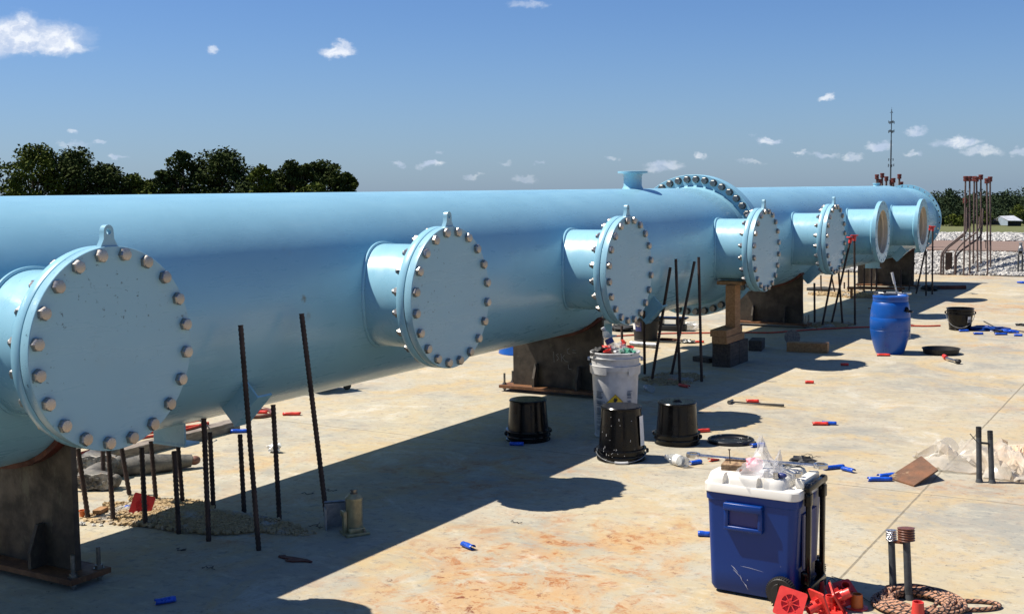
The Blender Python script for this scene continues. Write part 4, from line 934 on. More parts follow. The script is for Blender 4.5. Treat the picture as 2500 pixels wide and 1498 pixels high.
mushroom(RC_(1450, 480, .05), face(None, (-.3, .5, -.8), .3), 'red cap lying tube up behind the slanting plate, in shadow')
mushroom(RC_(1690, 750, .0), (0, 0, 0), 'orange cap standing alone at the right of the red heap', 'orangecap', plate=False)
b = MB(); b.lathe([(.045, .001), (.045, .005), (.03, .006)], seg=28); o = b.build('cap_rim', 'redcap'); o.location = RC_(1690, 750, .0); tag(o, 'thin red disc under the orange cap', 'disc')
mushroom(G(2220, 1503) + Vector((0, 0, .022)), (0, 0, .3), 'red tube cap standing at the bottom edge in front of the rope coil', plate=False)
mushroom(Q(Z7, 665, 850, .058), face(None, (.62, -.70, .25), .32), 'bright red square cap tilted among the rebar of the first patch', group='red caps')
b = MB()                                          # loose black tie wire in the cooler's shadow
def wire(label, pts, r=.0016, m='wire', name='tie_wire', z=.004):
    W_ = [RC_(x, y, z + abs(dz)) if len(q) == 3 else None for q in pts for x, y, dz in [q]]
    out = []
    for i in range(len(W_) - 1):
        for k in range(5): out.append(W_[i].lerp(W_[i + 1], k / 5))
    out.append(W_[-1]); c = sum(out, Vector()) / len(out); mb = MB(); mb.tube([q - c for q in out], r, 6); o = mb.build(name, m); o.location = c; return tag(o, label, 'wire')
b.bm.free()
wire('thin black wire curling from the cooler shadow past the orange cap to the rope', [(1240, 185, 0), (1400, 235, .005), (1540, 270, 0), (1640, 370, .004), (1670, 480, 0), (1800, 560, 0), (1910, 640, .004), (1990, 630, 0)])
wire('short looped black wire above the slanting red plate', [(1100, 350, 0), (1165, 340, .006), (1180, 260, .01), (1240, 215, .006), (1310, 265, 0), (1370, 340, 0)])

for lb_, (x, y), sz, sd3 in (('curl of tie wire on the sunny slab below the round shadow', (1250, 1264), .05, 1.0), ('tie wire scrap in the shade left of the bottle jack', (742, 1195), .05, 2.0), ('tie wire scrap in the shade behind the bottle jack', (800, 1188), .05, 3.0), ('tangled tie wire at the foot of the longest leaning rebar', (765, 1275), .07, 4.0),
                              ('loop of tie wire at the edge of sun near the first support', (300, 1272), .07, 5.0), ('tie wire bit in the shade in front of the crumb patch', (440, 1330), .05, 6.0), ('tie wire bit near the chips at the first support', (505, 1375), .05, 7.0), ('wire scrap on the sunny slab left of the hammer', (1690, 1000), .05, 8.0), ('short wire on the bright slab beyond the cooler', (1960, 1105), .10, 9.0)):
    P = G(x, y); mb = MB(); mb.tube([Vector((sz * (1.4 * (k / 14 - .5)) + sz * .35 * noise.noise(Vector((k * .35, sd3, 0))), sz * .9 * noise.noise(Vector((k * .28, 0, sd3))), .004 + abs(.02 * noise.noise(Vector((k * .4, sd3, 7)))))) for k in range(15)], .0016, 6); o = mb.build('tie_wire', 'wire'); o.location = P; tag(o, lb_, 'wire')
# ------------------------------------------------------------------ conduit stubs and rope
def stub(label, base, top, r, tip=None, tipr=None, tiph=.03, name='conduit_stub', group='grey conduit stubs rising from the slab', r2=None):
    P0 = base; P1 = top; t = thing(name, label, 'conduit', P0, group=group); d = P1 - P0
    b = MB(); b.tube([Vector((0, 0, -.02)), d * .3, d * .7, d], [r * 1.12, r * 1.03, r, r], 16); b.lathe([(r * 1.5, -.01), (r * 1.35, .008), (r, .022)], seg=18); b.build('tube', 'conduit', t)
    if tip:
        b = MB(); q = d.normalized().to_track_quat('Z', 'Y').to_matrix().to_4x4(); n = 5
        pr = [(tipr * (.94 if i % 2 else 1.03), tiph * i / (2 * n)) for i in range(2 * n + 1)]
        b.lathe([(r, -.004)] + pr + [(tipr * .6, tiph * 1.04)], Matrix.Translation(d * (1 - tiph * .75 / d.length)) @ q, seg=18); b.build('tape_wrap', tip, t)
    return t
def up(bx, by, tx, ty, o=(0, 0, K)):
    P0 = S(o[0] + o[2] * bx, o[1] + o[2] * by); return P0, AT(o[0] + o[2] * tx, o[1] + o[2] * ty, depth(P0))
a, b_ = up(540, 1345, 523, 890, Z91); stub('front left conduit stub with crinkled silver tape on top, inside the rope coil', a, b_, .0145, 'foil', .0225, .042)
a, b_ = up(652, 1375, 632, 880, Z91); stub('front right conduit stub with a fat brown tape roll on top, inside the rope coil', a, b_, .0155, 'copper', .035, .052)
b = MB(); A = Vector(up(540, 1345, 527, 955, Z91)[1]); B2 = Vector(up(652, 1375, 636, 965, Z91)[1]); b.box((0, 0, 0), ((B2 - A).length + .02, .012, .012), Vector(B2 - A).to_track_quat('X', 'Z').to_matrix().to_4x4()); o = b.build('tape_bridge', 'copper'); o.location = (A + B2) / 2; tag(o, 'brown tape tying the two front conduit stubs together', 'tape')
a, b_ = up(1165, 525, 1160, 140, Z91); stub('left stub of the pair in the plastic sheet, slightly taller', a, b_, .0155, 'blackmatte', .0160, .055)
a2, b2 = up(1257, 530, 1243, 165, Z91); stub('right stub of the pair in the plastic sheet, slightly shorter', a2, b2, .0155, 'blackmatte', .0160, .045)
b = MB(); A = a.lerp(b_, .74); B2 = a2.lerp(b2, .78); mid = (A + B2) / 2
b.tube([A - mid + Vector((-.05, 0, .05)), A - mid + Vector((0, -.014, 0)), B2 - mid + Vector((0, -.014, 0))], .0025, 6); b.box((0, -.004, .002), (.045, .016, .010)); o = b.build('wire_clamp', 'blackmatte'); o.location = mid; tag(o, 'black clamp and wire joining the two stubs in the plastic sheet', 'clamp')
rp = thing('rope', 'orange and black braided rope coiled round the front conduit stubs', 'rope', (0, 0, 0)); b = MB()
c0 = RC_(2700, 560, 0); pts = []; rr = random.Random(21)
C0 = S(1850 + 1480 * .2624, 1300 + 690 * .2624); rx, ry = .135, .135; TT = 14
ax_u = Vector((.862, .507, 0)).normalized(); ax_v = Vector((-.507, .862, 0))
for i in range(TT * 40):
    a = 2 * PI * i / 40; turn = i / 40; k = 1 + .34 * noise.noise(Vector((turn * .9, 3, 1))) + .05 * math.sin(turn * 5.3)
    off = ax_u * (.03 * math.sin(turn * 1.7)) + ax_v * (.02 * math.cos(turn * 2.3)); z = .011 + .0075 * ((turn * 1.9) % 4) + .004 * math.sin(a * 2 + turn)
    pts.append(C0 + ax_u * (rx * k * math.cos(a)) + ax_v * (ry * k * math.sin(a)) + off + Vector((0, 0, z)))
b.tube(pts, .0086, 10, uvs=True); b.build('coil', 'rope', rp, smooth=60)
b = MB(); pts = []
for i in range(30):
    q = i / 29; a = -2.2 + 4.6 * q; pts.append(C0 + ax_u * (.21 + .125 * math.cos(a)) + ax_v * (-.01 + .052 * math.sin(a)) + Vector((0, 0, .010)))
b.tube(pts, .0086, 10, uvs=True); b.build('loose_loop', 'rope', rp, smooth=60)

# ------------------------------------------------------------------ crumpled sheets and the dirty board
def sheet(name, label, m, o_, cor, amp, seed, nx=30, ny=17, edge=.16):
    P = [Q(o_, *c) for c in cor]; vs, fs = [], []; r_ = random.Random(int(seed * 10))
    ctr = sum(P, Vector()) / 4
    for j in range(ny + 1):
        for i in range(nx + 1):
            u, v = i / nx + r_.uniform(-.35, .35) / nx, j / ny + r_.uniform(-.35, .35) / ny; q = (P[0] * (1 - u) + P[1] * u) * (1 - v) + (P[3] * (1 - u) + P[2] * u) * v
            e = max(0, min(u, 1 - u, v, 1 - v)); big = 1 - abs(noise.noise(Vector((q.x * 2.2 + q.y, q.y * 2.6, seed)))) * 2.0
            z = (amp * (.75 * max(0, big) ** 1.4 + .18 * noise.noise(Vector((q.x * 7, q.y * 7, seed)))) + r_.uniform(-.011, .011)) * min(1, e / edge + .05) ** .8
            sh = noise.noise(Vector((u * 4, v * 4, seed + 20))) * .12 * (1 if e < .12 else .3)
            vs.append(tuple(Vector((q.x + sh, q.y + sh * .7, max(.002, z + .004))) - Vector((ctr.x, ctr.y, 0))))
    for j in range(ny):
        for i in range(nx):
            k = j * (nx + 1) + i; a_, b_, c_, d_ = k, k + 1, k + nx + 2, k + nx + 1
            fs += [(a_, b_, c_), (a_, c_, d_)] if r_.random() < .5 else [(a_, b_, d_), (b_, c_, d_)]
    ob = raw(name, vs, fs, m, None, True); ob.location = (ctr.x, ctr.y, 0); ob.data.set_sharp_from_angle(angle=R(22)); return tag(ob, label, 'sheet')
sheet('plastic_sheet', 'crumpled cloudy plastic sheet around the pair of conduit stubs', 'sheet', Z91, [(760, 430), (1640, 560), (1560, 330), (690, 330)], .19, 4.0)
sheet('stained_sheet', 'orange clay-stained sheet at the right edge behind the stubs', 'tarp', Z91, [(1290, 400), (1750, 470), (1750, 240), (1270, 270)], .09, 9.0)
A, B2, C2, D2 = Q(Z91, 500, 500), Q(Z91, 690, 560), Q(Z91, 880, 470, .02), Q(Z91, 745, 400, .075)
b = MB(); v = [b.bm.verts.new(q) for q in (A, B2, Q(Z91, 865, 445, .055), Q(Z91, 742, 345, .085))]; b.bm.faces.new(v); r_ = bmesh.ops.extrude_face_region(b.bm, geom=b.bm.faces[:], use_keep_orig=True)
bmesh.ops.translate(b.bm, verts=[g_ for g_ in r_['geom'] if isinstance(g_, bmesh.types.BMVert)], vec=(0, 0, .010)); tag(b.build('dirty_board', 'dirt', smooth=0), 'rusty clay-caked square board tilted against the plastic sheet', 'board')

# ------------------------------------------------------------------ plastic sleeves strewn on the slab
gs_ = 'short plastic sleeves strewn over the slab'
def sleeve(x, y, ang, L, m, label, r=.017, z=.0, o=(0, 0, K), openg=1.0, flat=.75):
    P = S(o[0] + o[2] * x, o[1] + o[2] * y); vs, fs = [], []; n, k_ = 6, 14
    sd2 = rnd.random() * 9
    for i in range(n + 1):
        xx = L * (i / n - .5)
        for k in range(k_ + 1):
            a = R(-60) + (2 * PI - openg) * k / k_ + .9; rr_ = r * (1 + .14 * noise.noise(Vector((i * .5, k * .4, sd2))))
            vs.append((xx, rr_ * math.cos(a), (rr_ * flat) * (1 + math.sin(a)) + .001))
    for i in range(n):
        for k in range(k_): q = i * (k_ + 1) + k; fs.append((q, q + 1, q + k_ + 2, q + k_ + 1))
    ob = raw('plastic_sleeve', vs, fs, m, None, True); ob.location = P + Vector((0, 0, z)); ob.rotation_euler = (0, 0, R(ang)); md = ob.modifiers.new('thick', 'SOLIDIFY'); md.thickness = .0016
    return tag(ob, label, 'sleeve', gs_)
Bs, Rs = 'bluesleeve', 'redsleeve'
for a_ in [(1132, 1325, -22, .085, Bs, 'blue sleeve lying alone on the sunny concrete at the bottom centre'), (400, 1458, 60, .085, Bs, 'blue sleeve in deep shade at the bottom left'), (1250, 1077, 25, .095, Bs, 'blue sleeve at the foot of the leftmost black pail'),
           (1703, 1296, 20, .06, Bs, 'blue sleeve poking out behind the left side of the cooler'), (1682, 1122, 60, .085, Bs, 'blue sleeve next to the base of the fallen clear bottle'), (1832, 1080, 55, .10, Bs, 'blue sleeve beside the loose black lid'),
           (2016, 1134, 48, .14, Bs, 'left length of the bent blue strip beyond the cooler'), (2052, 1140, -25, .09, Bs, 'right length of the bent blue strip beyond the cooler'), (2128, 1163, 30, .14, Bs, 'lower blue sleeve next to the dirty board'), (2145, 1154, 50, .12, Bs, 'upper blue sleeve next to the dirty board'),
           (2006, 1027, 22, .10, Bs, 'blue sleeve stuck to a red one in the open sunny slab'), (328, 1232, 35, .11, Bs, 'blue sleeve in the crumbs in front of the red square cap'), (578, 1046, 40, .12, Bs, 'blue sleeve under the end of the grey beam'),
           (2331, 802, 35, .115, Bs, 'blue sleeve in front of the upright black pail'), (2366, 809, 30, .11, Bs, 'blue sleeve right of the upright black pail'), (2421, 810, 30, .14, Bs, 'blue sleeve before the blue straps'), (2463, 813, 5, .09, Bs, 'blue sleeve at the far right beyond the straps'),
           (1700, 1045, 45, .10, Rs, 'red sleeve right behind the short pail at the lid'), (1726, 1114, 60, .07, Rs, 'red sleeve between the bottle and the cooler'), (706, 1004, 30, .14, Rs, 'red sleeve lying beyond the shadow under the first span'), (628, 1000, 30, .13, Rs, 'red sleeve by the orange strap under the first span'),
           (1958, 927, 20, .075, Rs, 'crumpled red sleeve in the sunny middle of the slab'), (2043, 884, 20, .075, Rs, 'red sleeve lying in the round shadow left of the drum'), (1622, 923, 0, .12, Rs, 'left red sleeve in the shaded crumbs between the rebars'), (1655, 936, -25, .12, Rs, 'right red sleeve in the shaded crumbs between the rebars'),
           (2137, 861, 20, .13, Rs, 'red sleeve at the foot of the blue drum'), (1820, 973, 30, .10, Rs, 'red sleeve touching the hammer'), (1984, 1028, 25, .11, Rs, 'red sleeve stuck to a blue one in the open sunny slab'), (1692, 829, 25, .10, Rs, 'red sleeve behind the ribbed rebar near the cribbing')]:
    sleeve(*a_)

# ------------------------------------------------------------------ hand tools and small things on the slab
P = G(1790, 974); t = thing('hammer', 'hammer with black handle lying on the sunny slab', 'hammer', P, R(24)); A = G(1768, 975) - P; B2 = G(1896, 984) - P
t.rotation_euler = (0, 0, 0); b = MB(); b.tube([A + Vector((0, 0, .014)), A.lerp(B2, .45) + Vector((0, 0, .012)), B2 + Vector((0, 0, .014))], [.008, .009, .014], 10, flat=.7); b.build('handle', 'blackmatte', t)
d = (B2 - A).normalized(); s_ = Vector((-d.y, d.x, 0)); b = MB(); b.tube([A - s_ * .055 + Vector((0, 0, .018)), A - s_ * .02 + Vector((0, 0, .016)), A + s_ * .02 + Vector((0, 0, .016)), A + s_ * .05 + Vector((0, 0, .018)), A + s_ * .07 + Vector((-.01, 0, .012))], [.016, .013, .013, .009, .004], 10); b.build('head', 'nut', t)
A = G(1600, 1100, .03); d = (G(1662, 1118, .03) - A); bottle('clear empty bottle lying on its side between the pails and the cooler', G(1660, 1118, .034), -d, .20, .034, band='paper')
bottle('clear empty bottle lying in shade by the crossing rebars', Q(Z5, 1160, 745, .03), Q(Z5, 1095, 715, .03) - Q(Z5, 1160, 745, .03), .17, .033, band=None)
# bottle jack
P = G(858, 1290); jt = thing('bottle_jack', 'olive bottle jack standing in the pipe shadow', 'jack', P, CF(P) + .35)
b = MB(); b.box((0, 0, .008), (.125, .115, .016), bev=.004); b.box((0, -.005, .028), (.085, .085, .026), bev=.006); b.build('base', 'jack', jt)
b = MB(); b.lathe([(.042, .04), (.042, .175), (.044, .177), (.044, .188), (.041, .191), (.033, .200), (.026, .208), (.022, .209)], seg=36); b.build('cylinder', 'jack', jt)
b = MB(); b.lathe([(.020, .206), (.020, .214), (.014, .216), (.014, .224), (.019, .226), (.019, .230)], seg=20); b.build('ram_head', 'nut', jt)
b = MB(); b.box((-.052, .0, .07), (.018, .03, .11), bev=.003); b.box((-.064, -.01, .115), (.012, .05, .03), bev=.003); b.build('pump_socket', 'jack', jt); b = MB(); b.cyl((.03, -.05, .028), (.03, -.07, .026), .007, seg=8); b.build('release_valve', 'bolt', jt)
P = G(812, 1272); t = thing('steel_channel', 'dark steel channel offcut standing behind the bottle jack', 'steel offcut', P, CF(P) + .1)
b = MB(); b.box((0, .0, .062), (.11, .008, .125)); b.box((-.055, -.035, .055), (.007, .075, .11)); b.box((.055, -.035, .062), (.007, .075, .125), Matrix.Rotation(-.15, 4, 'X')); b.box((0, -.03, .118), (.11, .066, .006), Matrix.Rotation(-.5, 4, 'X')); b.build('bent_plate', 'galv', t, smooth=0)
# leaf-shaped scrap
b = MB(); b.prism([(-.10, .02), (-.075, .035), (-.06, .022), (-.01, .018), (.06, .008), (.10, -.012), (.095, -.022), (.06, -.020), (.01, -.042), (-.03, -.040), (-.02, -.012), (-.06, -.010), (-.095, .004)], .006); o = b.build('steel_scrap', 'rustwrap', smooth=0)
o.location = G(714, 1352, .002); o.rotation_euler = (0, 0, R(10)); tag(o, 'flat dark red-brown scrap plate lying in the shadow', 'scrap')
lump('paper_scrap', 'crumpled white paper by the ribbed rebar under the first span', 'paper', G(663, 1083, .03), (.045, .03, .032), 'paper', 7.0, .8)
# shallow black pan and red tool near the drum
P = G(2276, 855); t = thing('shallow_pan', 'shallow black pan on the slab right of the blue drum', 'pan', P); b = MB(); b.lathe([(.001, .004), (.165, .004), (.172, .010), (.182, .052), (.190, .054), (.190, .058), (.178, .056), (.166, .012), (.001, .012)], seg=56, cap=False); b.build('pan_body', 'blackmatte', t)
A = G(2290, 872); t = thing('ratchet_tool', 'grey and red air ratchet lying in front of the shallow pan', 'power tool', A); d = G(2318, 880) - A; d0 = G(2283, 866) - A
b = MB(); b.tube([d0 + Vector((0, 0, .022)), d0 * .2 + Vector((0, 0, .024))], [.020, .022], 12); b.build('red_grip', 'redcap', t); b = MB(); b.tube([Vector((0, 0, .024)), d * .6 + Vector((0, 0, .022)), d * .9 + Vector((0, 0, .026))], [.016, .014, .022], 12); b.build('tool_body', 'chrome', t); b = MB(); b.blob(d * 1.0 + Vector((0, 0, .026)), (.030, .030, .024), 2, .2); b.build('tool_head', 'blackmatte', t)
lump('blue_strap_heap', 'heap of blue lifting straps beyond the sleeves on the right', 'straps', G(2385, 795, .02), (.22, .09, .035), 'cooler', 5.5, .9, 3.0)
lump('blue_strap_end', 'small blue strap bundle right of the strap heap', 'straps', G(2440, 801, .015), (.10, .06, .02), 'bluesleeve', 2.5, .9, 3.0)
lump('black_ratchet_buckle', 'black ratchet buckle between the strap bundles', 'buckle', G(2418, 803, .02), (.06, .05, .025), 'blackmatte', 2.9, .6)
b = MB(); A = G(2380, 777, .05); B2 = G(2405, 790, .04); C2 = G(2500, 806, .01); b.tube([A - B2, Vector((0, 0, 0)), C2 - B2], .007, 8); o = b.build('black_cable', 'wire'); o.location = B2; tag(o, 'black cable running out of the blue straps to the right', 'cable')
lump('tan_rag', 'dark small rag at the right edge beyond the slab sleeves', 'rag', G(2470, 785, .012), (.06, .04, .015), 'blackmatte', 1.9, .9)

# ------------------------------------------------------------------ hoses and cords
def hose(label, pts, r, m='hose', name='air_hose', z=None, wob=.01, seed=1.0, cat='hose'):
    out = []
    for i in range(len(pts) - 1):
        for k in range(10):
            q = k / 10; p0 = pts[max(i - 1, 0)]; p1 = pts[i]; p2 = pts[i + 1]; p3 = pts[min(i + 2, len(pts) - 1)]
            v = .5 * ((2 * p1) + (p2 - p0) * q + (2 * p0 - 5 * p1 + 4 * p2 - p3) * q * q + (3 * p1 - p0 - 3 * p2 + p3) * q ** 3)
            v = v + Vector((noise.noise(v * 3 + Vector((seed, 0, 0))) * wob, noise.noise(v * 3 + Vector((0, seed, 0))) * wob, 0)); out.append(v)
    out.append(pts[-1]); c = sum(out, Vector()) / len(out); b = MB(); b.tube([q - c for q in out], r, 8); o = b.build(name, m, smooth=60); o.location = c; return tag(o, label, cat)
hose('long red air hose crossing the slab behind the cribbing to the drum', [S(x, y, .012) for x, y in ((1440, 824), (1520, 819), (1614, 814), (1731, 812), (1818, 811), (1880, 811.5), (1941, 807), (2000, 803), (2062, 800), (2118, 798), (2190, 800))], .009)
hose('short orange hose end with a fitting right of the blue drum', [S(x, y, .012) for x, y in ((2180, 797), (2223, 795), (2260, 795.5), (2296, 794.5))], .010)
b = MB(); A = S(1540, 838, .03); B2 = S(1604, 843, .03); b.tube([(A - B2) * .5, (B2 - A) * .5], .030, 16); o = b.build('grey_pipe_length', 'galv'); o.location = (A + B2) / 2; tag(o, 'short grey pipe lying behind the white pail', 'pipe')
hose('thin dark rod running from the grey pipe to the clamp', [S(x, y, .015) for x, y in ((1606, 834), (1640, 835), (1662, 836))], .009, 'blackmatte', 'steel_rod', cat='rod')
lump('spring_clamp', 'dark spring clamp lying beyond the crossing rebars', 'clamp', S(1678, 833, .02), (.085, .04, .022), 'nut', 4.0, .9, 3)
lump('red_strap', 'dark red strap lying behind the black tool pail', 'strap', S(1632, 828, .015), (.16, .03, .015), 'rustwrap', 1.5, .9, 3)
# black tool pail with round emblem, and an open tool case behind it
P = G(1562, 822); t = pail('pail', 'black tool pail with round tan emblem standing behind the blind flange', P, .30, .152, .135, 'blackmatte', False, CF(P), group=gp)
decal('side_label', 'paper', t, .142, .149, .13, .24, -1.35, -.95); dl = decal('emblem_panel', 'navy', t, .141, .150, .115, .27, -.95, -.35)
eb = MB()
def on2(u, z, off=.0030): r = .141 + (z - .115) * .06 + off; a = -.65 + u / r; return Vector((r * math.sin(a), -r * math.cos(a), z))
for rr_ in (.030, .020, .008): eb.tube([on2(rr_ * math.cos(2 * PI * k / 20), .20 + rr_ * math.sin(2 * PI * k / 20)) for k in range(20)], .0020, 4, close=True)
for k in range(4):
    a = PI / 4 + PI / 2 * k; eb.tube([on2(.030 * math.cos(a), .20 + .030 * math.sin(a)), on2(.046 * math.cos(a), .20 + .055 * math.sin(a))], .0022, 4)
eb.build('emblem', 'tan', dl)
P = S(1632, 806); t = thing('tool_case', 'black open tool case with a carrying slot behind the rebars', 'tool case', P, CF(P) - .25)
b = MB(); b.box((0, 0, .035), (.42, .20, .07), bev=.01); b.build('case_tray', 'blackmatte', t); b = MB(); b.box((-.14, .0, .11), (.14, .18, .10), bev=.012); b.box((.15, 0, .11), (.08, .18, .10), bev=.012); b.box((.03, 0, .155), (.42, .16, .024), bev=.01); b.build('case_lid', 'black', t)
lump('white_bag_scrap', 'thin white bag scrap on the sunny slab beyond the rebars', 'bag', S(1684, 797, .04), (.11, .06, .05), 'film', 3.6, .8)
lump('dark_pouch', 'dark pouch lying left of the black tool pail', 'pouch', S(1520, 800, .04), (.17, .10, .045), 'blackmatte', 6.6, .5)

# wooden cribbing under the fourth outlet
gw = 'timbers stacked under the fourth outlet'
def timber(label, c, sz, rz, m, group=gw, name='timber'):
    b = MB(); b.box((0, 0, 0), sz, bev=.004); o = b.build(name, m, smooth=0); o.location = c; o.rotation_euler = (0, 0, rz); return tag(o, label, 'timber', group)
cx = .70; cy0 = 10.87
timber('near dark square timber at the bottom of the cribbing', (cx, 11.00, .115), (.185, .25, .23), 0, 'darkwood'); timber('far dark square timber at the bottom of the cribbing', (cx, 11.26, .114), (.185, .25, .228), 0, 'darkwood')
timber('brown lumber block in the lower light layer of the cribbing', (cx, 11.07, .265), (.155, .50, .066), 0, 'lumber'); timber('brown lumber block in the upper light layer of the cribbing', (cx - .02, 11.07, .332), (.165, .50, .066), R(2), 'lumber')
timber('upright brown post standing on the cribbing', (cx + .02, 11.14, .5725), (.10, .15, .414), 0, 'lumber')
timber('short brown cap board between the post and the outlet', (cx - .0, 11.16, .798), (.26, .14, .036), 0, 'lumber')
P = S(1840, 855); timber('dark short timber lying behind the cribbing', (P.x, P.y + .1, .055), (.14, .30, .11), R(12), 'darkwood', 'loose timbers in the shade')
P = S(1716, 884); timber('dark board end left of the cribbing', (P.x, P.y + .05, .025), (.22, .12, .05), R(-20), 'darkwood', 'loose timbers in the shade')
P = S(1968, 860); timber('rough timber lying in the shade right of the cribbing', (P.x, P.y + .06, .05), (.42, .13, .10), R(8), 'lumber', 'loose timbers in the shade')
b = MB(); P = S(1926, 845, .0); b.lathe([(.085, -.006), (.085, .006), (.02, .007)], axis_m((0, 0, .085), (.35, -.9, .25)), seg=36); o = b.build('cutting_disc', 'greywood'); o.location = P + Vector((0, .12, 0)); tag(o, 'grey round disc leaning on the rough shaded timber', 'disc')

# beam with the red hoses under the first span
t = thing('grey_beam', 'long grey timber beam lying on the slab behind the first rebar group', 'beam', (-1.38, 5.35, 0), R(1.5)); b = MB(); b.box((0, 0, .035), (.11, 2.15, .07), bev=.004); b.build('beam_body', 'greywood', t, smooth=0)
rr = random.Random(12)
for i, lb_ in enumerate(('lowest red hose in the bundle behind the grey beam', 'second red hose in the bundle behind the grey beam', 'third red hose in the bundle behind the grey beam', 'red hose lying on top of the grey beam bundle', 'loosely looped red hose rising from the bundle')):
    x = -1.45 - .03 * i; pts = [Vector((x + rr.uniform(-.04, .04), 4.2 + .40 * k, .05 + .022 * i + rr.uniform(0, .05))) for k in range(6)]
    hose(lb_, pts, .011, seed=i * 3.0, wob=.04)
t = thing('cable_hoop', 'black and white cable hoop arching over the grey beam', 'cable', (-1.40, 6.0, 0)); b = MB(); b.tube([Vector((-.14 + .24 * (1 - math.cos(PI * k / 18)) / 2, -.35 + .42 * k / 18, .07 + .13 * math.sin(PI * k / 18) ** .8)) for k in range(19)], .010, 8, flat=.5); b.build('hoop_band', 'nut', t)
hose('orange strap folded on the slab beyond the grey beam', [S(360 + .1482 * x, 880 + .1482 * y, .012) for x, y in ((1700, 930), (1900, 920), (2060, 880), (1980, 810), (1740, 790))], .016, 'copper', 'folded_strap', cat='strap')

# muddy rubber boots lying on the crumbs
def boot(label, P, rz, tone='boot'):
    t = thing('rubber_boot', label, 'boot', P, rz, group='pair of muddy rubber boots')
    # lies on its side: sole in the XZ plane facing -Y, leg along +Y
    so_ = []
    for k in range(28):
        a = 2 * PI * k / 28; x = .14 * math.cos(a); w_ = .052 + .010 * math.cos(a * 1.0 + .3) - .012 * math.cos(2 * a - .2) ** 2 * (1 if -.05 < math.cos(a) < .4 else 0); so_.append((x, w_ * math.sin(a)))
    m4 = Matrix(((1, 0, 0, 0), (0, 0, -1, 0), (0, 1, 0, .058), (0, 0, 0, 1))); b = MB(); b.prism(so_, .022, m4)
    rr2 = random.Random(3)
    for _ in range(26):
        a = rr2.uniform(0, 6.28); q = math.sqrt(rr2.random()) * .85; b.box((.13 * q * math.cos(a), -.024, .058 + .048 * q * math.sin(a)), (.018, .008, .014), bev=.001)
    b.build('sole', 'sole', t, smooth=30)
    b = MB(); b.tube([Vector((.11, .03, .052)), Vector((.06, .038, .054)), Vector((-.01, .05, .058)), Vector((-.075, .055, .060)), Vector((-.10, .05, .058))], [.040, .050, .055, .056, .040], 18); b.blob((.125, .028, .050), (.034, .036, .042), 2, .1); b.build('foot', 'boot', t, smooth=60)
    b = MB(); rings = []
    for k in range(9):
        q = k / 8; r_ = .060 + .018 * q; rings.append([Vector((-.055 + .03 * q + r_ * math.cos(2 * PI * j / 24) * (1 + .06 * noise.noise(Vector((j * .5, k, 1)))), .03 + .30 * q, .056 + .012 * q * 0 + (r_ * (.9 - .25 * q)) * math.sin(2 * PI * j / 24) + (.006 if q > .3 else 0)))for j in range(24)])
    b.poly_rings(rings, cap=False); b.build('boot_leg', 'boot', t, smooth=60)
    return t
P = Q(ZB, 440, 880); b1 = boot('nearer muddy boot lying on its side, sole towards the viewer', P, CF(P) - .35)
b2 = boot('farther muddy boot lying on its side behind the nearer one', Q(ZB, 500, 700), CF(P) - .30); b2.location.z = .045
b = MB(); b.tube([Vector((0, 0, .05)), Vector((.10, .14, .055)), Vector((.19, .28, .05)), Vector((.26, .38, .05))], [.045, .058, .050, .035], 18); 
for v in b.bm.verts: v.co += Vector((noise.noise(v.co * 14), noise.noise(v.co * 14 + Vector((5, 0, 0))), noise.noise(v.co * 11))) * .022
o = b.build('boot_upper', 'boot', smooth=60); o.location = Q(ZB, 800, 660, 0); tag(o, 'limp dusty rubber glove with a brown tip lying right of the boots', 'glove')
b = MB(); b.blob((.27, .395, .05), (.034, .04, .03), 2, .1); c_ = b.build('brown_tip', 'boottoe', o)
timber('broken tan wood offcut among the crumbs', Q(ZB, 550, 1190, .03), (.05, .085, .022), R(20), 'lumber', 'loose wood in the crumbs', 'wood_offcut')
openring('plastic_ring', 'small yellow cap in the crumbs at the support edge', Q(ZB, 275, 1290), (0, 0, 1), .018, .036, 'orangecap')
for i, (x, y, s_) in enumerate(((255, 1400, .020), (440, 1420, .012), (560, 1425, .012))): lump('concrete_chip', ('largest grey chip on the sunny slab by the support', 'middle grey chip on the sunny slab by the support', 'small grey chip right of the other two by the support')[i], 'chip', Q(ZB, x, y, s_ * .4), (s_, s_ * .7, s_ * .5), 'stone', i * 3.3, .6, group='grey chips by the first support')

# dark machine partly hidden under the pipe
P = S(840, 962); t = thing('floor_grinder', 'low dark machine with a small front wheel, mostly hidden behind the pipe', 'machine', P, R(0)); A = S(773, 962) - P; B2 = S(866, 950) - P; dd = (B2 - A).normalized()
m4 = Matrix.Translation(A.lerp(B2, .5)) @ dd.to_track_quat('X', 'Z').to_matrix().to_4x4()
b = MB(); b.box((-.03, .10, .12), ((B2 - A).length * .85, .26, .10), m4 @ Matrix.Rotation(R(-7), 4, 'Y'), bev=.02); b.box((-.05, .12, .26), (.26, .20, .16), m4, bev=.03); b.build('machine_body', 'blackmatte', t)
b = MB(); b.lathe([(.035, -.012), (.04, 0), (.035, .012)], m4 @ Matrix.Translation(((B2 - A).length * .33, .02, .04)) @ Matrix.Rotation(PI / 2, 4, 'X'), seg=20); b.box(((B2 - A).length * .36, .05, .09), (.05, .03, .09), m4); b.build('wheel', 'blackmatte', t)
b = MB(); b.prism([(0, 0), (.05, .0), (.09, .09), (.05, .07)], .012, m4 @ Matrix.Translation(((B2 - A).length * .40, .06, .10)) @ Matrix.Rotation(PI / 2, 4, 'X')); b.build('lever', 'blackmatte', t); b = MB(); b.tube([m4 @ Vector((-.3, .1, .2)), m4 @ Vector((-.55, .3, .55)), m4 @ Vector((-.6, .35, .6))], .014, 8); b.build('push_bar', 'blackmatte', t)

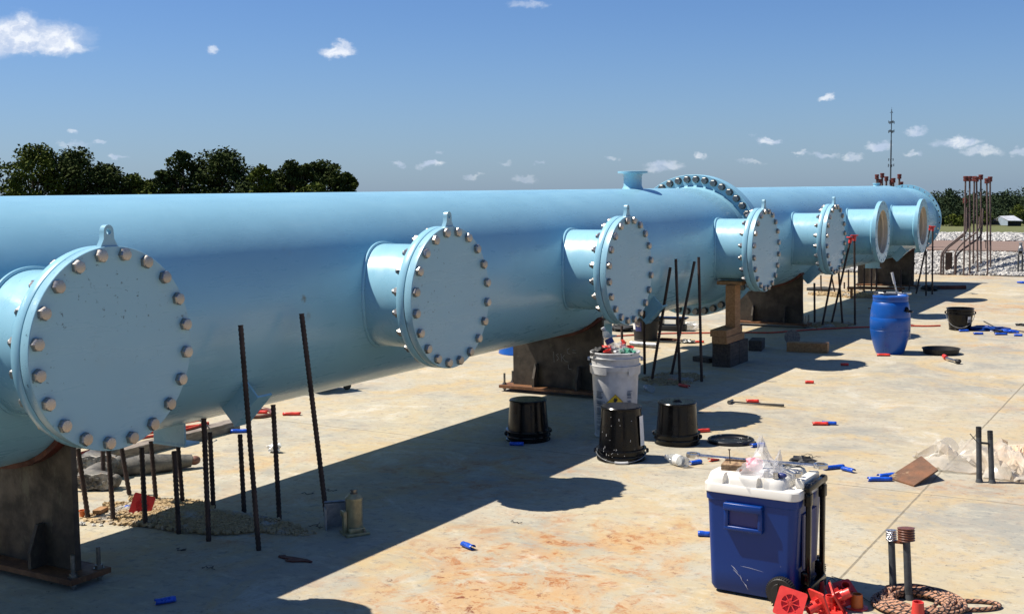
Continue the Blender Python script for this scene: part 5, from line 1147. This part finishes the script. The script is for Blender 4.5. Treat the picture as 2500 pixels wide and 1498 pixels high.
# a pair of welding leads / scrap beams under the far end
b = MB(); b.box((0, 0, .03), (.70, .10, .06), bev=.004); o = b.build('rusty_beam', 'rustwrap', smooth=0); o.location = Q(Z77, 1500, 1008); o.rotation_euler = (0, 0, R(28)); tag(o, 'rust red beam lying in the far shadow under the last outlet', 'beam')
lump('dark_bag', 'dark bag by the last rebars in the far shadow', 'bag', Q(Z77, 1385, 1000, .04), (.14, .10, .05), 'blackmatte', 3.0, .6)
b = MB(); b.tube([Vector((-.30, .1, .02)), Vector((0, 0, .035)), Vector((.28, -.02, .03))], [.03, .05, .02], 10); o = b.build('dark_log', 'blackmatte'); o.location = Q(Z77, 530, 1025); tag(o, 'dark crumpled strip lying in the far sunlit crumbs', 'scrap')
b = MB(); b.box((0, 0, .0), (.85, .10, .035)); b.box((-.36, 0, -.08), (.04, .08, .13)); b.box((.36, 0, -.08), (.04, .08, .13)); o = b.build('low_bench', 'rustplate', smooth=0); o.location = Q(Z77, 950, 1000, .16); o.rotation_euler = (0, 0, R(15)); tag(o, 'low orange-rusted steel bench in front of the farthest support', 'bench')
b = MB(); b.box((0, 0, .30), (.44, .02, .56)); b.build('side_sheet', 'saddle', None, smooth=0); o = bpy.data.objects['side_sheet']; o.location = Q(Z77, 910, 990); o.rotation_euler = (0, 0, R(12)); tag(o, 'brown steel sheet standing left of the farthest support', 'steel sheet')

# ------------------------------------------------------------------ conduit risers at the slab edge
gr_ = 'steel risers with red couplings at the slab edge'
def riser(path, label, coup=True, r=.0165, m='brownpipe', group=gr_, second=None):
    base = path[0]; t = thing('conduit_riser', label, 'conduit riser', base, group=group); pts = [q - base for q in path]; out = [pts[0] - Vector((0, 0, .05))]
    for i in range(1, len(pts) - 1):
        a_, b2_, c2_ = pts[i - 1], pts[i], pts[i + 1]; r_ = min(.09, (b2_ - a_).length * .45, (c2_ - b2_).length * .45); s0 = b2_ + (a_ - b2_).normalized() * r_; s1 = b2_ + (c2_ - b2_).normalized() * r_
        for k in range(7): q = k / 6; out.append(s0 * (1 - q) ** 2 + b2_ * 2 * q * (1 - q) + s1 * q * q)
    out.append(pts[-1]); b = MB(); b.tube(out, r, 10); b.build('tube', m, t, smooth=60)
    if coup:
        for z in [0.0] + ([second] if second else []):
            b = MB(); b.lathe([(.036, -.10), (.042, -.09), (.042, -.055), (.036, -.05), (.036, -.045), (.044, -.04), (.044, -.005), (.036, 0)], Matrix.Translation(pts[-1] + Vector((0, 0, .03 - z))), seg=14); b.build('coupling', 'coupling', t, smooth=30)
    return t
def ris(bx, by, tx, ty, o=ZC): P0 = Q(o, bx, by); return [P0, AT(o[0] + o[2] * tx, o[1] + o[2] * ty, depth(P0))]
for bx, by, tx, ty, sec, lb_ in [(510, 1385, 535, 75, .42, 'leftmost straight riser of the right cluster, with two red couplings'), (592, 1385, 590, 75, None, 'second straight riser of the right cluster'), (637, 1370, 652, 75, None, 'third straight riser of the right cluster'), (700, 1385, 682, 82, None, 'fourth straight riser of the right cluster'),
                                (742, 1370, 740, 55, None, 'tallest straight riser of the right cluster'), (832, 1390, 820, 105, None, 'left riser of the separate pair at the right of the cluster'), (872, 1380, 864, 82, None, 'right riser of the separate pair at the right of the cluster')]:
    riser(ris(bx, by, tx, ty), lb_, second=sec)
def bent(pts): P0 = Q(ZC, *pts[0]); d_ = depth(P0); return [P0] + [AT(ZC[0] + ZC[2] * x, ZC[1] + ZC[2] * y, d_ + .02 * i) for i, (x, y) in enumerate(pts[1:])]
riser(bent([(200, 1380), (212, 1090), (275, 1010), (545, 800), (575, 720), (572, 560)]), 'bent riser farthest left, sloping across the cluster', False, .019)
riser(bent([(235, 1380), (240, 1090), (290, 1020), (530, 835), (548, 760), (550, 470)]), 'second bent riser, right beside the leftmost one', False, .018)
riser(bent([(390, 1380), (395, 1070), (470, 970), (690, 800), (722, 730), (722, 600)]), 'third bent riser with the middle slope', False, .017)
riser(bent([(400, 1380), (412, 1120), (480, 1050), (725, 880), (752, 800), (768, 490)]), 'lowest sloping bent riser ending in a thin upright', False, .018)
for i, (x, y, ln) in enumerate([(562, 1170, 'first from the left, tall'), (643, 1150, 'second from the left, tallest'), (705, 1200, 'fourth from the left'), (608, 1240, 'third from the left, low in front'), (812, 1225, 'right half of the touching pair'), (782, 1250, 'left half of the touching pair'), (902, 1165, 'tall one at the right end'), (930, 1280, 'lowest one at the right end')]):
    top = AT(2050 + .1617 * x, 240 + .1617 * y, 24.9 + .1 * (i % 3)); riser([Vector((top.x, top.y, 0)), top], 'riser topped red behind the far pipe end, ' + ln, True, .020 if i < 7 else .022, group='risers showing over the far end of the pipe')
P = Q(ZC, 305, 1372); t = thing('junction_box', 'brown steel box standing by the bent risers', 'box', P, CF(P)); b = MB(); b.box((0, .05, .215), (.13, .10, .43), bev=.004); b.build('box_body', 'saddle', t, smooth=0); b = MB(); b.box((0, -.003, .22), (.11, .006, .38), bev=.002); b.build('box_door', 'rebar', t, smooth=0)
P = Q(ZC, 1265, 1395); t = thing('meter_post', 'grey meter head on two posts at the right edge of the slab', 'meter post', P, CF(P))
for x in (-.035, .035):
    b = MB(); b.cyl((x, 0, -.02), (x, 0, .40), .017, seg=12); b.build('post', 'conduit', t)
b = MB(); b.box((0, 0, .46), (.095, .07, .12), bev=.008); b.build('meter_box', 'galv', t); b = MB(); b.box((0, -.038, .455), (.06, .006, .05)); b.build('display', 'black', t); b = MB(); b.lathe([(.03, .52), (.045, .54), (.03, .56), (.02, .60), (.034, .61), (.034, .63), (.01, .64)], seg=20); b.build('meter_head', 'galv', t)
b = MB(); b.tube([Q(ZC, 890, 1383, .01), Q(ZC, 1100, 1394, .01), Q(ZC, 1330, 1397, .01), Q(ZC, 1500, 1402, .01)], .010, 6); tag(b.build('edge_cable', 'wire'), 'black cable lying along the far slab edge', 'cable')
b = MB(); A = Q(Z94, -620, 1200); riser([Q(Z94, 765, 1340), AT(2100 + .20212 * 745, 400 + .20212 * 1160, 24.0), AT(2100 + .20212 * 700, 400 + .20212 * 1075, 24.1)], 'pale curved conduit behind the last outlet', False, .028, 'galv'); b.bm.free()
lump('blue_label_scrap', 'blue and white printed scrap at the right edge of the far slab', 'scrap', S(2497, 689, .02), (.10, .04, .02), 'bluesleeve', 2.7, .5)

# ------------------------------------------------------------------ trees, woodland, barn, mast
def leafcloud(vs, fs, r, lobes, n, sz):
    for _ in range(n):
        c, R_ = lobes[r.randrange(len(lobes))]
        d = Vector((r.gauss(0, 1), r.gauss(0, 1), r.gauss(0, 1))).normalized(); p = c + Vector((d.x * R_, d.y * R_, d.z * R_ * .8)) * (r.uniform(.45, 1.05) if r.random() < .8 else r.uniform(.9, 1.25))
        a = Vector((r.gauss(0, 1), r.gauss(0, 1), r.gauss(0, .7))).normalized(); b_ = a.cross(Vector((r.gauss(0, 1), r.gauss(0, 1), r.gauss(0, 1)))).normalized(); s_ = sz * r.uniform(.6, 1.3); k = len(vs)
        vs += [tuple(p - a * s_), tuple(p + b_ * s_ * .6), tuple(p + a * s_), tuple(p - b_ * s_ * .6)]; fs.append((k, k + 1, k + 2, k + 3))
def tree(label, px, py_top, wpx, dist, gz, m, seed, n=5200, sz=.16, gap=.0, name='broadleaf_tree', cat='tree', group='trees behind the pipe on the left', lob=34):
    top = AT(px, py_top, dist); base = Vector((top.x, top.y, gz)); H = top.z - gz; W_ = wpx / F2 * dist / 2 * 1.12; r = random.Random(seed)
    t = thing(name, label, cat, base, group=group); b = MB(); b.tube([Vector((0, 0, -.3)), Vector((.05, 0, H * .2)), Vector((-.1, .1, H * .45)), Vector((0, 0, H * .8))], [H * .030, H * .024, H * .016, H * .004], 8)
    lobes = []
    for i in range(int(lob * 1.7)):
        a = r.uniform(0, 2 * PI); q = math.sqrt(r.random()) * .88; h = 1 - (i + r.random()) / (lob * 1.7) * .72; env = math.sin(min(1, (1.08 - h) / .42) * PI / 2) ** .8
        R_ = W_ * r.uniform(.20, .38); rad = W_ * q * env
        lobes.append((Vector((rad * math.cos(a), rad * math.sin(a), H * h - R_ * .85)), R_))
    lobes += [(Vector((r.uniform(-.2, .2) * W_, r.uniform(-.2, .2) * W_, H - W_ * .24)), W_ * .28)]
    for c, R_ in lobes[::3]: b.tube([Vector((0, 0, H * r.uniform(.2, .45))), c * .6 + Vector((0, 0, H * .12)), c], [H * .012, H * .008, H * .003], 5)
    b.build('trunk', 'bark', t)
    vs, fs = [], []; leafcloud(vs, fs, r, lobes, n, sz); raw('crown', vs, fs, m, t)
DT = 92
for a_ in [('bright green tree with a ragged top, second from the left edge', 75, 348, 150, 'leaf_mid', 1, 5200, 26), ('tree cut off by the left edge of the view', -18, 362, 70, 'leaf_dark', 2, 2600, 20), ('round dark tree right of the bright ragged one', 180, 358, 165, 'leaf_dark', 3, 7600, 44),
           ('dark tree sloping down on the right of the round one', 262, 398, 110, 'leaf_dark', 4, 4200, 30), ('low bright bush left of the gap in the trees', 330, 422, 80, 'leaf_mid', 5, 2200, 18), ('thin low tree right at the gap in the tree line', 392, 414, 60, 'leaf_dark', 6, 1500, 14),
           ('left lobe of the biggest tree group, with open branches', 445, 366, 90, 'leaf_dark', 7, 3200, 22), ('biggest tree in the middle of the row with a broad flat top', 530, 358, 165, 'leaf_dark', 8, 7600, 40), ('low bright tree right of the biggest tree', 640, 402, 80, 'leaf_mid', 9, 2600, 20),
           ('dark tree right of the low bright one', 715, 390, 95, 'leaf_dark', 10, 4000, 26), ('broad dark tree near the right end of the row', 790, 389, 110, 'leaf_dark', 11, 4600, 28), ('small tree closing the row on the right', 845, 420, 60, 'leaf_mid', 12, 2400, 18), ('low dark bush under the bright low tree', 600, 440, 110, 'leaf_dark', 13, 2600, 18), ('low dark bush at the foot of the sloping tree', 300, 445, 130, 'leaf_dark', 14, 2600, 18), ('low scrub filling the foot of the gap in the tree line', 365, 434, 130, 'leaf_mid', 15, 3400, 18), ('small dark crown arching over the gap in the tree line', 405, 416, 60, 'leaf_dark', 16, 1500, 12), ('dark bush between the low bright tree and the dark tree beside it', 685, 415, 90, 'leaf_dark', 17, 2600, 18), ('bright scrub under the broad dark tree', 760, 445, 120, 'leaf_mid', 18, 2600, 18), ('narrow dark tree between the two broadest right-hand trees', 748, 400, 60, 'leaf_dark', 19, 2200, 16)]:
    lb_, px, py, w_, m, sd_, n, lo = a_; tree(lb_, px, py, w_, DT + (sd_ * 37 % 9), -1.6, m, sd_, int(n * 1.7), .135, lob=lo)
# woodland: one mass with a broken crest, far beyond the field
r = random.Random(77); vs, fs = [], []; lobes = []
for i in range(400):
    px = r.uniform(1950, 3900); row = r.random(); d_ = 400 + row * 55
    crest = 457 + 7 * noise.noise(Vector((px * .012, 0, 0))) + 4 * noise.noise(Vector((px * .045, 3, 0))) + (6 if px < 2300 else 0) - (3 if px > 2440 else 0)
    if row > .45: ytop = crest + r.uniform(0, 14)
    else: ytop = crest + r.uniform(18, 70)
    q = AT(px, ytop, d_); R_ = r.uniform(1.4, 2.9); lobes.append((Vector((q.x, q.y, q.z - R_)), R_)); 
    for k in range(3): lobes.append((Vector((q.x + r.uniform(-2, 2), q.y + r.uniform(-2, 2), q.z - R_ - r.uniform(1, 5.5))), R_ * r.uniform(.8, 1.2)))
leafcloud(vs, fs, r, lobes, 90000, .42); tag(raw('woodland', vs, fs, 'leaf_far'), 'distant dark green woodland behind the barn and field', 'woodland', kind='stuff')
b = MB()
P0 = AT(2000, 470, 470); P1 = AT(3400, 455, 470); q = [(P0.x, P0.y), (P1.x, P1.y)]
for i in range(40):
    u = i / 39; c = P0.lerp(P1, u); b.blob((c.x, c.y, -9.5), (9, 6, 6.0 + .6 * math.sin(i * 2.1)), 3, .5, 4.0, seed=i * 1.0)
tag(b.build('wood_shade_fill', 'woodshade', smooth=0), 'dark fill painted as the shade inside the distant woodland', 'woodland', kind='stuff')
for a_ in [('pale bush at the foot of the wood left of the risers', 2325, 522, 34, 'leaf_mid', 31), ('second pale bush at the foot of the wood, nearer the risers', 2350, 526, 36, 'leaf_mid', 32), ('dark shrub at the foot of the wood beside the end flange', 2302, 528, 30, 'leaf_dark', 33), ('light green tree behind the barn roof', 2488, 498, 44, 'leaf_mid', 34), ('light green tree left of the barn', 2405, 512, 36, 'leaf_mid', 35), ('low dark shrub in front of the pale bushes', 2335, 540, 44, 'leaf_dark', 36)]:
    lb_, px, py, w_, m, sd_ = a_; tree(lb_, px, py, w_, 388 - (sd_ % 3) * 3, -11.4, m, sd_, 800, .32, lob=12, group='trees at the foot of the distant wood')
# barn
bc = AT(2458, 550, 378); bt = thing('barn', 'low barn with pale tin roof at the edge of the distant wood', 'barn', (bc.x, bc.y, -11.4), CF(bc) + .12)
def plate(pts, off): 
    bb = MB(); v = [bb.bm.verts.new(q) for q in pts]; bb.bm.faces.new(v); e = bmesh.ops.extrude_face_region(bb.bm, geom=bb.bm.faces[:], use_keep_orig=True); bmesh.ops.translate(bb.bm, verts=[g_ for g_ in e['geom'] if isinstance(g_, bmesh.types.BMVert)], vec=off); return bb
plate([(-1.9, 2.6, 3.0), (2.3, 2.6, 3.15), (4.6, -.6, 1.55), (.3, -.6, 1.65)], (0, 0, .14)).build('roof', 'tin', bt, smooth=0)
plate([(-1.9, 2.6, 3.0), (2.3, 2.6, 3.15), (1.0, 5.2, 1.6), (-3.4, 5.2, 1.5)], (0, 0, .14)).build('roof', 'tin', bt, smooth=0)
plate([(-2.4, 3.3, .2), (-2.2, 3.0, 2.5), (-1.7, 2.3, 2.85), (.2, -.4, 1.5), (.2, -.4, .2)], (.12, .1, 0)).build('wall', 'barnwall', bt, smooth=0)
b = MB(); b.box((2.3, .6, .75), (4.0, .2, 1.5)); b.build('bay_shade_panel', 'barndark', bt, smooth=0); b = MB(); b.box((-4.6, 2.2, .75), (4.6, .2, 1.0)); b.build('bay_shade_panel', 'barndark', bt, smooth=0)  # solid dark panels painted as the shade inside the bays
plate([(-7.0, 2.0, 1.2), (-2.4, 2.0, 1.5), (-2.4, 4.0, 2.2), (-7.0, 4.0, 1.7)], (0, 0, .12)).build('roof', 'barndark', bt, smooth=0)
# cell mast
mp = AT(2177, 262, 520); t = thing('cell_mast', 'tall thin grey mast with antenna rings on the horizon', 'mast', (mp.x, mp.y, -14)); Hh = mp.z + 14
sc_ = 520 / F2
b = MB(); b.cyl((0, 0, 0), (0, 0, Hh - 80 * sc_), .36, .30, 12); b.cyl((0, 0, Hh - 80 * sc_), (0, 0, Hh - 5 * sc_), .22, .16, 10); b.cyl((0, 0, Hh - 5 * sc_), (0, 0, Hh), .05, seg=6); b.build('pole', 'mast', t)
for z_, w_, n_ in ((12, .6, 3), (36, 1.15, 6), (58, 1.15, 6), (126, .95, 4), (141, 1.25, 5)):
    b = MB(); b.lathe([(w_ * .8, 0), (w_ * .8, .12)], Matrix.Translation((0, 0, Hh - z_ * sc_)), seg=12)
    for k in range(n_):
        a = 2 * PI * k / n_ + z_; b.box((w_ * math.cos(a), w_ * math.sin(a), Hh - z_ * sc_ + (.1 if k % 2 else -.2)), (.26, .26, 1.1 if z_ > 20 else .3))
    b.build('antenna_ring', 'mast', t, smooth=0)
# low roadside stake on the dirt road
P = S(2406, 606, .44); t = thing('road_stake', 'small dark survey stake standing on the brown road', 'stake', P); b = MB(); b.cyl((0, 0, 0), (0, 0, .16), .006, seg=6); b.box((0, 0, .15), (.05, .01, .03)); b.build('stake_body', 'wire', t)
